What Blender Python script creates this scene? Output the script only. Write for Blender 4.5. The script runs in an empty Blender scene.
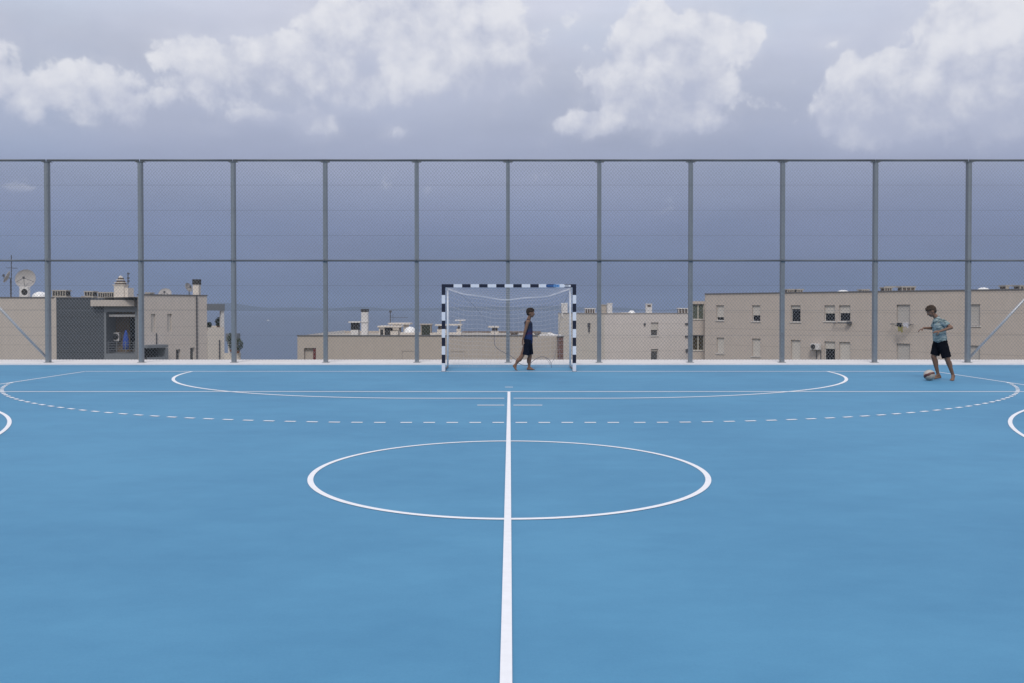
import bpy, bmesh, math, random
from mathutils import Vector, Matrix
R = math.radians
random.seed(7)
S = bpy.context.scene
COL = S.collection

# ------------------------------------------------------------------ camera
F, CX, CY, CH, PITCH = 855.7, 509.8, 319.2, 1.496, R(0.75)
cd = bpy.data.cameras.new('camera'); cam = bpy.data.objects.new('camera', cd); COL.objects.link(cam)
cam.location = (0, 0, CH); cam.rotation_euler = (R(90) - PITCH, 0, 0)
cd.sensor_fit = 'HORIZONTAL'; cd.sensor_width = 36.0; cd.lens = F / 1024 * 36
cd.shift_x = (512 - CX) / 1024; cd.shift_y = (CY - 341.5) / 1024
cd.clip_start = 0.05; cd.clip_end = 120000
S.camera = cam

# ------------------------------------------------------------------ light
SUN_EL, SUN_AZ = R(50), R(-172)      # azimuth measured from +Y towards +X: high, from the left, a little behind the viewer
sd = Vector((math.sin(SUN_AZ) * math.cos(SUN_EL), math.cos(SUN_AZ) * math.cos(SUN_EL), math.sin(SUN_EL)))
sl = bpy.data.lights.new('sun', 'SUN'); sl.energy = 1.75; sl.angle = R(16); sl.color = (1.0, 0.95, 0.89)
so = bpy.data.objects.new('sun', sl); COL.objects.link(so)
so.rotation_euler = sd.to_track_quat('Z', 'Y').to_euler(); so.location = (0, 0, 40)
S.view_settings.view_transform = 'Standard'; S.view_settings.look = 'None'
S.view_settings.exposure = 0.0; S.view_settings.gamma = 1.0
S.view_settings.use_curve_mapping = False

# ------------------------------------------------------------------ sky (procedural, by direction)
def srgb(r, g, b):
    f = lambda c: (c/255/12.92) if c/255 <= 0.04045 else ((c/255 + 0.055)/1.055)**2.4
    return (f(r), f(g), f(b), 1)

W = bpy.data.worlds.new('World'); S.world = W; W.use_nodes = True
nt = W.node_tree; nt.nodes.clear()
def N(t, **k):
    n = nt.nodes.new(t)
    for a, b in k.items(): setattr(n, a, b)
    return n
def put(n, i, v):
    if v is None: return
    if hasattr(v, 'links') or isinstance(v, bpy.types.NodeSocket): nt.links.new(v, n.inputs[i])
    else: n.inputs[i].default_value = v
def M(op, a, b=None, c=None):
    n = N('ShaderNodeMath', operation=op); put(n, 0, a); put(n, 1, b); put(n, 2, c); return n.outputs[0]
def VM(op, a, b=None):
    n = N('ShaderNodeVectorMath', operation=op); put(n, 0, a); put(n, 1, b); return n
def SS(v, lo, hi):
    n = N('ShaderNodeMapRange', interpolation_type='SMOOTHSTEP'); put(n, 0, v)
    put(n, 1, lo); put(n, 2, hi); return n.outputs[0]
def MIX(f, a, b):
    n = N('ShaderNodeMix', data_type='RGBA'); put(n, 0, f); put(n, 6, a); put(n, 7, b); return n.outputs[2]
def NOISE(v, sc, det, ro=0.5, dist=0.0):
    n = N('ShaderNodeTexNoise'); put(n, 'Vector', v); n.inputs['Scale'].default_value = sc
    n.inputs['Detail'].default_value = det; n.inputs['Roughness'].default_value = ro
    n.inputs['Distortion'].default_value = dist; return n
tc = N('ShaderNodeTexCoord'); D0 = tc.outputs['Generated']
sky = N('ShaderNodeTexSky', sky_type='NISHITA'); sky.sun_disc = False
sky.sun_elevation = SUN_EL; sky.sun_rotation = SUN_AZ; sky.air_density = 1.0; sky.dust_density = 3.0; sky.altitude = 60
sep0 = N('ShaderNodeSeparateXYZ'); put(sep0, 0, D0); el0 = M('ARCSINE', sep0.outputs[2])
# cumulus masses: azimuth, elevation, half widths (degrees), weight
def deg(px, py, rx, ry, w):
    a = math.atan((px - CX) / F); e = math.atan((308 - py) / F * math.cos(a))
    return a, e, rx / F, ry / F, w
masses = [deg(*t) for t in [
    (345, 30, 40, 26, 1.0), (420, 32, 75, 38, 1.1), (485, 62, 50, 42, 1.1), (300, 62, 70, 28, 1.0), (215, 62, 48, 22, .95), (400, 88, 80, 22, .85),
    (500, 10, 40, 22, .6), (240, 92, 70, 22, .62), (190, 105, 40, 14, .5), (575, 22, 40, 26, .28),
    (95, 86, 60, 22, .66), (35, 94, 45, 22, .60), (120, 112, 80, 28, .56), (20, 118, 60, 24, .5),
    (312, 124, 28, 17, 1.0), (262, 118, 36, 10, .85), (395, 130, 17, 10, .55), (215, 130, 26, 10, .4),
    (650, 24, 26, 18, 1.0), (700, 42, 54, 24, 1.1), (640, 52, 34, 20, .9), (625, 88, 44, 24, 1.05), (672, 108, 58, 26, 1.1), (600, 124, 46, 15, .85), (712, 128, 34, 12, .75), (680, 78, 44, 22, 1.0), (925, 95, 40, 30, 1.0), (330, 88, 60, 22, .8), (120, 100, 50, 20, .6),
    (852, 80, 22, 22, 1.05), (862, 108, 38, 30, 1.1), (900, 66, 24, 18, .9), (905, 120, 50, 32, .95), (955, 40, 36, 30, 1.1), (985, 70, 60, 50, 1.15),
    (1020, 20, 50, 60, 1.1), (980, 125, 70, 34, .7), (835, 43, 26, 9, .40), (930, 10, 30, 14, .4),
    (22, 184, 22, 6, .5), (300, 178, 26, 7, .35), (660, 211, 20, 5, .4), (420, 192, 60, 8, .25),
    (1180, 90, 110, 60, 1.1), (-140, 70, 110, 50, 1.0),
]]
wide = NOISE(D0, 2.2, 3, 0.5).outputs[0]
front = SS(sep0.outputs[1], 0.45, 0.7)
wide2 = M('MULTIPLY', M('SUBTRACT', 1.0, front), SS(wide, 0.42, 0.7))
warp = NOISE(D0, 11.0, 4, 0.6)
wv = VM('SUBTRACT', warp.outputs['Color'], (0.5, 0.5, 0.5))
ws = VM('SCALE', wv.outputs[0]); ws.inputs['Scale'].default_value = 0.034
D = VM('ADD', D0, ws.outputs[0]).outputs[0]
sep = N('ShaderNodeSeparateXYZ'); put(sep, 0, D)
az = M('ARCTAN2', sep.outputs[0], sep.outputs[1]); el = M('ARCSINE', sep.outputs[2])
acc = accy = accs = None
for a, e, rx, ry, w in masses:
    x = M('MULTIPLY', M('SUBTRACT', az, a), 1 / rx); y = M('MULTIPLY', M('SUBTRACT', el, e), 1 / ry)
    r2 = M('MULTIPLY_ADD', x, x, M('MULTIPLY', y, y))
    g = M('MULTIPLY', M('EXPONENT', M('MULTIPLY', r2, -0.8)), w)
    accy = M('MULTIPLY', g, y) if acc is None else M('MULTIPLY_ADD', g, y, accy)
    accs = g if acc is None else M('ADD', accs, g)
    acc = g if acc is None else M('SMOOTH_MAX', acc, g, 0.25)
acc = M('ADD', acc, wide2)
fb = NOISE(D0, 9.0, 7, 0.56).outputs[0]
puff = NOISE(D, 40.0, 4, 0.6).outputs[0]
vo = N('ShaderNodeTexVoronoi'); put(vo, 'Vector', D); vo.inputs['Scale'].default_value = 34.0
vd = M('SUBTRACT', 0.45, vo.outputs['Distance'])
dens = M('MULTIPLY_ADD', M('SUBTRACT', fb, 0.5), 0.50, acc)
dens = M('MULTIPLY_ADD', M('SUBTRACT', puff, 0.5), 0.52, dens)
dens = M('MULTIPLY_ADD', vd, 0.26, dens)
off = VM('ADD', D0, (-0.008, 0.0, 0.02)).outputs[0]
fbo = NOISE(off, 9.0, 5, 0.56).outputs[0]
yloc = M('DIVIDE', accy, M('ADD', accs, 0.02))
top = SS(M('ADD', yloc, M('MULTIPLY', M('SUBTRACT', fb, 0.5), 1.0)), -1.3, 0.55)
alpha = SS(M('DIVIDE', M('SUBTRACT', dens, 0.29), M('SUBTRACT', 0.46, M('MULTIPLY', top, 0.26))), 0.0, 1.0)
soft = SS(acc, 0.02, 0.7)
relief = M('MULTIPLY_ADD', M('SUBTRACT', fb, fbo), 2.2, M('MULTIPLY_ADD', M('SUBTRACT', puff, 0.5), 0.9, M('MULTIPLY', vd, 0.5)))
lit = M('ADD', M('ADD', -0.02, relief), M('ADD', M('MULTIPLY', top, 0.55), M('MULTIPLY', SS(el0, 0.14, 0.36), 0.30)))
lit = SS(lit, 0.0, 1.1)
deck_n = NOISE(VM('MULTIPLY', D0, (1, 1, 4.0)).outputs[0], 3.0, 7, 0.55).outputs[0]
tint_n = NOISE(VM('MULTIPLY', D0, (1, 1, 2.5)).outputs[0], 1.7, 4, 0.5).outputs[0]
ramp = N('ShaderNodeValToRGB'); cr = ramp.color_ramp; put(ramp, 0, M('DIVIDE', M('MAXIMUM', el0, 0.0), 1.5708))
stops = [(0.0, srgb(113, 126, 156)), (0.022, srgb(117, 130, 162)), (0.06, srgb(132, 144, 177)), (0.10, srgb(156, 166, 193)),
         (0.155, srgb(179, 188, 209)), (0.215, srgb(209, 215, 231)), (0.45, srgb(216, 219, 230)), (1.0, srgb(228, 229, 236))]
cr.elements[0].position, cr.elements[0].color = stops[0]; cr.elements[1].position, cr.elements[1].color = stops[-1]
for p, c in stops[1:-1]:
    q = cr.elements.new(p); q.color = c
nis = VM('SCALE', sky.outputs[0]); nis.inputs['Scale'].default_value = 0.10
deck = VM('SCALE', ramp.outputs[0]); put(deck, 'Scale', M('ADD', 0.80, M('MULTIPLY', deck_n, 0.40)))
tin = VM('MULTIPLY', deck.outputs[0], None); put(tin, 1, MIX(SS(tint_n, 0.38, 0.62), (0.95, 1.0, 1.02, 1), (1.025, 0.995, 0.99, 1)))
base = MIX(0.06, tin.outputs[0], nis.outputs[0])
cc = MIX(lit, srgb(186, 192, 212), srgb(231, 232, 238))
fade = SS(el0, 0.09, 0.20)     # far clouds low down sink into the grey deck
al = M('MULTIPLY', alpha, M('MULTIPLY', M('ADD', 0.12, M('MULTIPLY', fade, 0.80)), M('ADD', 0.70, M('MULTIPLY', top, 0.30))))
al2 = M('MAXIMUM', al, M('MULTIPLY', M('MULTIPLY', soft, fade), 0.42))
col = MIX(al2, base, cc)
bg = N('ShaderNodeBackground'); put(bg, 0, col); bg.inputs[1].default_value = 1.0
out = N('ShaderNodeOutputWorld'); nt.links.new(bg.outputs[0], out.inputs[0])

# ------------------------------------------------------------------ helpers
def ray(px, py):
    s, c = math.sin(PITCH), math.cos(PITCH); cy = CY - py
    return Vector((px - CX, F * c + cy * s, -F * s + cy * c))
def at(px, py, Y):
    d = ray(px, py); return Vector((0, 0, CH)) + d * (Y / d.y)

_m = {}
def mat(name, c, rough=0.7, var=0.06, scale=6.0, bump=0.0, bscale=40.0, metal=0.0, spec=0.4, streak=0.0, joint=0.0, jh=2.9, jo=0.0, big=0.0):
    if name in _m: return _m[name]
    m = bpy.data.materials.new(name); m.use_nodes = True; t = m.node_tree; b = t.nodes['Principled BSDF']
    b.inputs['Roughness'].default_value = rough; b.inputs['Metallic'].default_value = metal
    b.inputs['Specular IOR Level'].default_value = spec
    L = t.links.new
    g = t.nodes.new('ShaderNodeNewGeometry'); 
    nz = t.nodes.new('ShaderNodeTexNoise'); nz.inputs['Scale'].default_value = scale; nz.inputs['Detail'].default_value = 5
    L(g.outputs['Position'], nz.inputs['Vector'])
    def mm(op, a, bb):
        n = t.nodes.new('ShaderNodeMath'); n.operation = op
        for i, v in enumerate((a, bb)):
            if isinstance(v, bpy.types.NodeSocket): L(v, n.inputs[i])
            else: n.inputs[i].default_value = v
        return n.outputs[0]
    val = mm('ADD', 1 - var, mm('MULTIPLY', nz.outputs[0], var * 2))
    if big:
        n2 = t.nodes.new('ShaderNodeTexNoise'); n2.inputs['Scale'].default_value = 0.35; n2.inputs['Detail'].default_value = 4
        L(g.outputs['Position'], n2.inputs['Vector'])
        val = mm('MULTIPLY', val, mm('ADD', 1 - big, mm('MULTIPLY', n2.outputs[0], 2 * big)))
    if streak:
        vm = t.nodes.new('ShaderNodeVectorMath'); vm.operation = 'MULTIPLY'; vm.inputs[1].default_value = (3.0, 3.0, 0.18)
        L(g.outputs['Position'], vm.inputs[0]); n3 = t.nodes.new('ShaderNodeTexNoise'); n3.inputs['Scale'].default_value = 1.2
        n3.inputs['Detail'].default_value = 4; L(vm.outputs[0], n3.inputs['Vector'])
        val = mm('MULTIPLY', val, mm('ADD', 1 - streak, mm('MULTIPLY', n3.outputs[0], 2 * streak)))
    if joint:
        sp = t.nodes.new('ShaderNodeSeparateXYZ'); L(g.outputs['Position'], sp.inputs[0])
        fr = mm('FRACT', mm('DIVIDE', mm('ADD', sp.outputs[2], 100 * jh + jo), jh), 0.0)
        ln = mm('LESS_THAN', fr, 0.035 / jh * 1.6)
        val = mm('MULTIPLY', val, mm('SUBTRACT', 1.0, mm('MULTIPLY', ln, joint)))
    mx = t.nodes.new('ShaderNodeVectorMath'); mx.operation = 'SCALE'; mx.inputs[0].default_value = c[:3]
    L(val, mx.inputs['Scale']); L(mx.outputs[0], b.inputs['Base Color'])
    if bump:
        bn = t.nodes.new('ShaderNodeTexNoise'); bn.inputs['Scale'].default_value = bscale; bn.inputs['Detail'].default_value = 4
        L(g.outputs['Position'], bn.inputs['Vector'])
        bp = t.nodes.new('ShaderNodeBump'); bp.inputs['Strength'].default_value = bump; bp.inputs['Distance'].default_value = 0.01
        L(bn.outputs[0], bp.inputs['Height']); L(bp.outputs[0], b.inputs['Normal'])
    _m[name] = m; return m

class MB:
    def __init__(s): s.v = []; s.f = []; s.mi = []; s.cur = 0; s.sm = False
    def add(s, vs, fs):
        o = len(s.v); s.v += [Vector(v) for v in vs]; s.f += [[i + o for i in f] for f in fs]; s.mi += [s.cur] * len(fs); return s
    def box(s, x0, x1, y0, y1, z0, z1, M4=None):
        vs = [Vector((x, y, z)) for z in (z0, z1) for y in (y0, y1) for x in (x0, x1)]
        if M4: vs = [M4 @ v for v in vs]
        return s.add(vs, [(0, 2, 3, 1), (4, 5, 7, 6), (0, 1, 5, 4), (2, 6, 7, 3), (0, 4, 6, 2), (1, 3, 7, 5)])
    def tube(s, pts, r, n=8, cap=True):
        pts = [Vector(p) for p in pts]; k = len(pts); rs = r if isinstance(r, (list, tuple)) else [r] * k
        vs = []; prev = None
        for i, p in enumerate(pts):
            d = (pts[min(i + 1, k - 1)] - pts[max(i - 1, 0)]).normalized()
            if prev is None:
                a = d.orthogonal().normalized()
            else:
                a = (prev - d * prev.dot(d)).normalized()
            prev = a; b = d.cross(a)
            for j in range(n):
                t = 2 * math.pi * (j + 0.5) / n; vs.append(p + (a * math.cos(t) + b * math.sin(t)) * rs[i])
        fs = [(i*n + j, i*n + (j+1) % n, (i+1)*n + (j+1) % n, (i+1)*n + j) for i in range(k-1) for j in range(n)]
        if cap: fs += [tuple(range(n))[::-1], tuple((k-1)*n + j for j in range(n))]
        return s.add(vs, fs)
    def lathe(s, prof, n=24, M4=None, sy=1.0):
        vs = []; fs = []
        for r, z in prof:
            for j in range(n):
                t = 2*math.pi*j/n; v = Vector((r*math.cos(t), r*math.sin(t)*sy, z)); vs.append(M4 @ v if M4 else v)
        k = len(prof)
        fs = [(i*n + j, i*n + (j+1) % n, (i+1)*n + (j+1) % n, (i+1)*n + j) for i in range(k-1) for j in range(n)]
        if prof[0][0] > 1e-5: fs.append(tuple(range(n))[::-1])
        if prof[-1][0] > 1e-5: fs.append(tuple((k-1)*n + j for j in range(n)))
        return s.add(vs, fs)
    def build(s, name, m, parent=None, smooth=False):
        me = bpy.data.meshes.new(name)
        off_ = Vector((0, 0, 0)); q = parent
        while q is not None: off_ += q.location; q = q.parent
        me.from_pydata([tuple(v - off_) for v in s.v], [], s.f)
        for mm_ in (m if isinstance(m, (list, tuple)) else [m]): me.materials.append(mm_)
        me.polygons.foreach_set('material_index', s.mi)
        if smooth or s.sm: me.polygons.foreach_set('use_smooth', [True] * len(s.f))
        me.update(); o = bpy.data.objects.new(name, me); COL.objects.link(o); o.parent = parent
        return o
def tag(o, label=None, cat=None, group=None, kind=None):
    for k, v in (('label', label), ('category', cat), ('group', group), ('kind', kind)):
        if v: o[k] = v
    return o
def empty(name, loc=(0, 0, 0)):
    o = bpy.data.objects.new(name, None); COL.objects.link(o); o.location = loc; o.empty_display_size = 0.2; return o
def kids(o): return [c for c in COL.objects if c.parent is o]
def bev(o, w=0.01, seg=2):
    m = o.modifiers.new('bevel', 'BEVEL'); m.width = w; m.segments = seg; m.limit_method = 'ANGLE'; return o

# ------------------------------------------------------------------ court floor
DG, DC, FX = 20.138, 7.815, -0.015       # goal line, middle of the cross court, centre line
def court_mat():
    m = bpy.data.materials.new('blue_acrylic'); m.use_nodes = True; t = m.node_tree; b = t.nodes['Principled BSDF']; L = t.links.new
    g = t.nodes.new('ShaderNodeNewGeometry')
    def noise(sc, det, mul=None, ro=0.5):
        n = t.nodes.new('ShaderNodeTexNoise'); n.inputs['Scale'].default_value = sc; n.inputs['Detail'].default_value = det; n.inputs['Roughness'].default_value = ro
        if mul:
            v = t.nodes.new('ShaderNodeVectorMath'); v.operation = 'MULTIPLY'; v.inputs[1].default_value = mul
            L(g.outputs['Position'], v.inputs[0]); L(v.outputs[0], n.inputs['Vector'])
        else: L(g.outputs['Position'], n.inputs['Vector'])
        return n.outputs[0]
    def mm(op, a, bb):
        n = t.nodes.new('ShaderNodeMath'); n.operation = op
        for i, v in enumerate((a, bb)):
            if isinstance(v, bpy.types.NodeSocket): L(v, n.inputs[i])
            else: n.inputs[i].default_value = v
        return n.outputs[0]
    v = mm('ADD', mm('MULTIPLY', noise(0.30, 5), 0.34), mm('MULTIPLY', noise(1.1, 6, (0.7, 1.3, 1), 0.62), 0.22))
    v = mm('ADD', v, mm('MULTIPLY', noise(3.2, 7, (0.8, 1.2, 1), 0.72), 0.17))
    v = mm('ADD', v, mm('MULTIPLY', noise(70, 4, None, 0.8), 0.17))
    r = t.nodes.new('ShaderNodeValToRGB'); L(v, r.inputs[0])
    r.color_ramp.elements[0].position = 0.27; r.color_ramp.elements[0].color = (0.050, 0.194, 0.355, 1)
    r.color_ramp.elements[1].position = 0.51; r.color_ramp.elements[1].color = (0.086, 0.276, 0.458, 1)
    # a few dark scuffs and grit specks
    sp = t.nodes.new('ShaderNodeTexVoronoi'); sp.inputs['Scale'].default_value = 0.9; sp.inputs['Randomness'].default_value = 1
    L(g.outputs['Position'], sp.inputs['Vector'])
    k = t.nodes.new('ShaderNodeMapRange'); L(sp.outputs['Distance'], k.inputs[0]); k.inputs[1].default_value = 0.006; k.inputs[2].default_value = 0.014
    k.inputs[3].default_value = 0.55; k.inputs[4].default_value = 1.0
    sc = t.nodes.new('ShaderNodeVectorMath'); sc.operation = 'SCALE'; L(r.outputs[0], sc.inputs[0]); L(k.outputs[0], sc.inputs['Scale'])
    L(sc.outputs[0], b.inputs['Base Color'])
    b.inputs['Roughness'].default_value = 0.62; b.inputs['Specular IOR Level'].default_value = 0.35
    bp = t.nodes.new('ShaderNodeBump'); bp.inputs['Strength'].default_value = 0.25; bp.inputs['Distance'].default_value = 0.002
    L(noise(220, 3), bp.inputs['Height']); L(bp.outputs[0], b.inputs['Normal'])
    return m
YE = 22.46       # where the blue stops
fl = MB(); fl.add([(-14.75, -22.5, 0), (14.75, -22.5, 0), (14.75, YE, 0), (-14.75, YE, 0)], [(0, 1, 2, 3)])
tag(fl.build('court_floor', court_mat()), kind='structure')
conc = mat('pale_concrete', (0.72, 0.70, 0.70), 0.8, 0.08, 9, 0.2, 60, big=0.05)
pf = MB(); pf.box(-16.2, 16.2, -24, YE, -9, -0.02); tag(pf.build('court_platform', conc), kind='structure')
kb = MB(); kb.box(-16.2, 16.2, YE, 24.0, -9, 0.05); tag(bev(kb.build('kerb', conc), 0.012), kind='structure')

paint = mat('white_line_paint', (0.82, 0.83, 0.87), 0.6, 0.07, 18, 0.15, 150, big=0.04)
def strip(name, segs, z):
    b = MB()
    for x0, x1, y0, y1 in segs: b.add([(x0, y0, z), (x1, y0, z), (x1, y1, z), (x0, y1, z)], [(0, 1, 2, 3)])
    return tag(b.build(name, paint), kind='structure')
def arc(b, cx, cy, r, w, a0, a1, z, n=64):
    vs = []
    for i in range(n + 1):
        a = a0 + (a1 - a0)*i/n
        for q in (r - w/2, r + w/2): vs.append((cx + q*math.cos(a), cy + q*math.sin(a), z))
    b.add(vs, [(2*i, 2*i+1, 2*i+3, 2*i+2) for i in range(n)])
SY0, SY1 = 0.36, 15.26
strip('centre_line', [(FX - 0.025, FX + 0.025, SY0, SY1)], 0.007)
b = MB(); arc(b, -0.004, DC, 1.775, 0.05, 0, 2*math.pi, 0.004, 160); tag(b.build('centre_circle', paint), kind='structure')
strip('cross_court_sideline', [(-14, 14, SY1 - 0.034, SY1 + 0.034), (-14, 14, SY0 - 0.025, SY0 + 0.025)], 0.0045)
strip('goal_line', [(-10, 10, DG - 0.035, DG + 0.045)], 0.004)
strip('court_sideline', [(-10.025, -9.975, -DG + 0.3, DG - 0.02), (9.975, 10.025, -DG + 0.3, DG - 0.02)], 0.0035)
b = MB(); z = 0.0042
for sx in (-1, 1):
    a0 = -math.pi/2; a1 = 0
    if sx > 0: arc(b, 1.5, DG - 0.02, 5.975, 0.066, a0, a1, z, 90)
    else: arc(b, -1.5, DG - 0.02, 5.975, 0.066, -math.pi/2, -math.pi, z, 90)
yl = DG - 0.02 - 5.975
for x0, x1 in ((-1.5, FX - 0.075), (FX + 0.075, 1.5)): b.add([(x0, yl - .033, z), (x1, yl - .033, z), (x1, yl + .033, z), (x0, yl + .033, z)], [(0, 1, 2, 3)])
tag(b.build('goal_area_line', paint), kind='structure')
strip('penalty_mark', [(-0.5, FX - 0.07, DG - 7.035, DG - 6.97), (FX + 0.07, 0.5, DG - 7.035, DG - 6.97)], 0.004)
strip('keeper_mark', [(-0.075 + FX, 0.075 + FX, DG - 4.04, DG - 3.97)], 0.004)
b = MB(); z = 0.0048; yl = DG - 9.0
x = 0.075
while x < 1.5:
    for s_ in (-1, 1):
        xa, xb = sorted((s_*x, s_*min(x + 0.15, 1.6)))
        b.add([(xa, yl - .033, z), (xb, yl - .033, z), (xb, yl + .033, z), (xa, yl + .033, z)], [(0, 1, 2, 3)])
    x += 0.3
ang = 0.12 / 9; amax = math.acos(8.5 / 9.0)
amax_a = math.pi/2 - amax
while ang < amax_a:
    e_ = min(ang + 0.15 / 9, amax_a)
    arc(b, 1.5, DG - 0.0, 9.0, 0.064, -math.pi/2 + ang, -math.pi/2 + e_, z, 2)
    arc(b, -1.5, DG - 0.0, 9.0, 0.064, -math.pi/2 - ang, -math.pi/2 - e_, z, 2)
    ang += 0.3 / 9
tag(b.build('free_throw_dashes', paint), kind='structure')
b = MB()
for s_ in (-1, 1):
    arc(b, s_*12.37, DC, 6.725, 0.05, (-math.pi/2 if s_ < 0 else math.pi/2) * 0.92, (math.pi/2 if s_ < 0 else 1.5*math.pi) * (0.92 if s_ < 0 else 1.027), 0.0055, 120)
tag(b.build('three_point_line', paint), kind='structure')

# ------------------------------------------------------------------ terrain, sea, far island
def terr():
    m = bpy.data.materials.new('dry_scrub'); m.use_nodes = True; t = m.node_tree; b = t.nodes['Principled BSDF']; L = t.links.new
    g = t.nodes.new('ShaderNodeNewGeometry'); n = t.nodes.new('ShaderNodeTexNoise'); n.inputs['Scale'].default_value = 0.15; n.inputs['Detail'].default_value = 9
    L(g.outputs['Position'], n.inputs['Vector']); r = t.nodes.new('ShaderNodeValToRGB'); L(n.outputs[0], r.inputs[0])
    r.color_ramp.elements[0].position = .4; r.color_ramp.elements[0].color = (.05, .07, .03, 1)
    r.color_ramp.elements[1].position = .6; r.color_ramp.elements[1].color = (.2, .17, .11, 1)
    L(r.outputs[0], b.inputs['Base Color']); b.inputs['Roughness'].default_value = .95; return m
SEA = -55.0
def hz(x, y):
    prof = [(-400, 12), (-60, 2), (-20, -3), (24, -9), (60, -11), (110, -14), (300, -33), (600, -50), (800, -58), (1000, -62)]
    for (a, za), (b_, zb) in zip(prof, prof[1:]):
        if y <= b_: 
            t = max(0, (y - a)/(b_ - a)); zz = za + (zb - za)*t; break
    else: zz = -62
    return zz + 1.0*math.sin(x*0.013 + y*0.007) - 0.00006*min(abs(x), 500)**2 * 0.2
b = MB(); nx, ny = 60, 60
xs = [-900 + 1800*i/nx for i in range(nx + 1)]; ys = [-400 + 1400*(j/ny) for j in range(ny + 1)]
b.add([(x, y, hz(x, y) - (4 if abs(x) < 40 and -40 < y < 30 else 0)) for y in ys for x in xs], [(j*(nx+1)+i, j*(nx+1)+i+1, (j+1)*(nx+1)+i+1, (j+1)*(nx+1)+i) for j in range(ny) for i in range(nx)])
tag(b.build('hillside', terr(), smooth=True), kind='structure')
def seamat():
    m = bpy.data.materials.new('sea_water'); m.use_nodes = True; t = m.node_tree; b = t.nodes['Principled BSDF']; L = t.links.new
    b.inputs['Base Color'].default_value = (0.035, 0.075, 0.15, 1); b.inputs['Roughness'].default_value = 0.32; b.inputs['IOR'].default_value = 1.33
    g = t.nodes.new('ShaderNodeNewGeometry'); v = t.nodes.new('ShaderNodeVectorMath'); v.operation = 'MULTIPLY'; v.inputs[1].default_value = (0.03, 0.12, 1)
    L(g.outputs['Position'], v.inputs[0]); n = t.nodes.new('ShaderNodeTexNoise'); n.inputs['Scale'].default_value = 1.0; n.inputs['Detail'].default_value = 6
    L(v.outputs[0], n.inputs['Vector']); bp = t.nodes.new('ShaderNodeBump'); bp.inputs['Strength'].default_value = 0.8; bp.inputs['Distance'].default_value = 1.5
    L(n.outputs[0], bp.inputs['Height']); L(bp.outputs[0], b.inputs['Normal'])
    return m
b = MB(); b.add([(-30000, -3000, SEA), (30000, -3000, SEA), (30000, 26000, SEA), (-30000, 26000, SEA)], [(0, 1, 2, 3)])
tag(b.build('sea', seamat()), kind='structure')
# low island ridges far out
def ridge(name, x0, x1, y, h, seed, depth=2500):
    rr = random.Random(seed); n = 70; ph = [rr.uniform(0, 6.28) for _ in range(8)]
    b = MB(); vs = []
    for i in range(n + 1):
        t = i/n; x = x0 + (x1 - x0)*t
        e = math.sin(math.pi*t)**0.6
        k = 0.62 + sum(math.sin(t*(5 + 5*q) + ph[q])/(q + 2)*0.42 for q in range(6))
        top = max(2, h*e*k)
        for yy, zz in ((y - depth*.5*e - 5, SEA - 2), (y - depth*.2*e, SEA + top*.55), (y, SEA + top), (y + depth*.25*e, SEA + top*.5), (y + depth*.5*e + 5, SEA - 2)): vs.append((x, yy, zz))
    b.add(vs, [(i*5 + j, (i+1)*5 + j, (i+1)*5 + j + 1, i*5 + j + 1) for i in range(n) for j in range(4)])
    tag(b.build(name, mat('far_hills', (0.06, 0.08, 0.10), 0.95, 0.2, 0.002), smooth=True), kind='structure')
ridge('island_hills', -9500, -2300, 19000, 215, 3)
ridge('island_hills', -3600, 3400, 21500, 150, 5)
ridge('island_hills', 1500, 9800, 20500, 190, 9)

# ------------------------------------------------------------------ haze
b = MB(); b.box(-29500, 29500, -2800, 25500, SEA - 12, 330); hzo = b.build('haze', [])
m = bpy.data.materials.new('haze_air'); m.use_nodes = True; t = m.node_tree
t.nodes.remove(t.nodes['Principled BSDF']); pv = t.nodes.new('ShaderNodeVolumePrincipled')
pv.inputs['Density'].default_value = 0.000042; pv.inputs['Color'].default_value = (0.50, 0.63, 0.88, 1); pv.inputs['Anisotropy'].default_value = 0.1
t.links.new(pv.outputs[0], t.nodes['Material Output'].inputs['Volume'])
hzo.data.materials.clear(); hzo.data.materials.append(m); tag(hzo, kind='stuff')

# ------------------------------------------------------------------ buildings
wall_w = mat('warm_render', (0.52, 0.455, 0.405), 0.9, 0.06, 3, 0.2, 30, streak=0.06, joint=0.16, jh=1.45, jo=0.35)
wall_l = mat('left_render', (0.50, 0.45, 0.41), 0.9, 0.06, 3, 0.2, 30, streak=0.06, joint=0.14, jh=1.45, jo=0.1)
wall_c = mat('centre_render', (0.45, 0.395, 0.345), 0.9, 0.07, 3, 0.2, 30, streak=0.06)
wall_p = mat('pale_render', (0.66, 0.60, 0.535), 0.9, 0.06, 3, 0.2, 30, streak=0.06, joint=0.12, jh=1.45, jo=0.2)
wall_g = mat('grey_render', (0.64, 0.59, 0.56), 0.9, 0.06, 3, 0.2, 30, streak=0.06, joint=0.14, jh=1.45, jo=0.2)
slate = mat('slate_cladding', (0.065, 0.075, 0.09), 0.7, 0.08, 4, joint=0.25, jh=0.725, jo=0)
midgrey = mat('grey_frame_paint', (0.17, 0.185, 0.205), 0.7, 0.06, 4)
coping_m = mat('dark_coping', (0.13, 0.125, 0.13), 0.7, 0.1, 5)
roof_m = mat('roof_gravel', (0.38, 0.35, 0.31), 0.95, 0.15, 8, 0.3, 50)
shut_m = mat('roller_shutter', (0.50, 0.47, 0.44), 0.6, 0.04, 5, joint=0.15, jh=0.11)
shut_w = mat('pale_shutter', (0.62, 0.58, 0.53), 0.6, 0.04, 5, joint=0.15, jh=0.11)
glass_d = mat('dark_glass', (0.012, 0.014, 0.018), 0.12, 0.02, 3, spec=0.5)
glass_g = mat('greenish_glass', (0.10, 0.115, 0.09), 0.15, 0.1, 3, spec=0.5)
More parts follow.
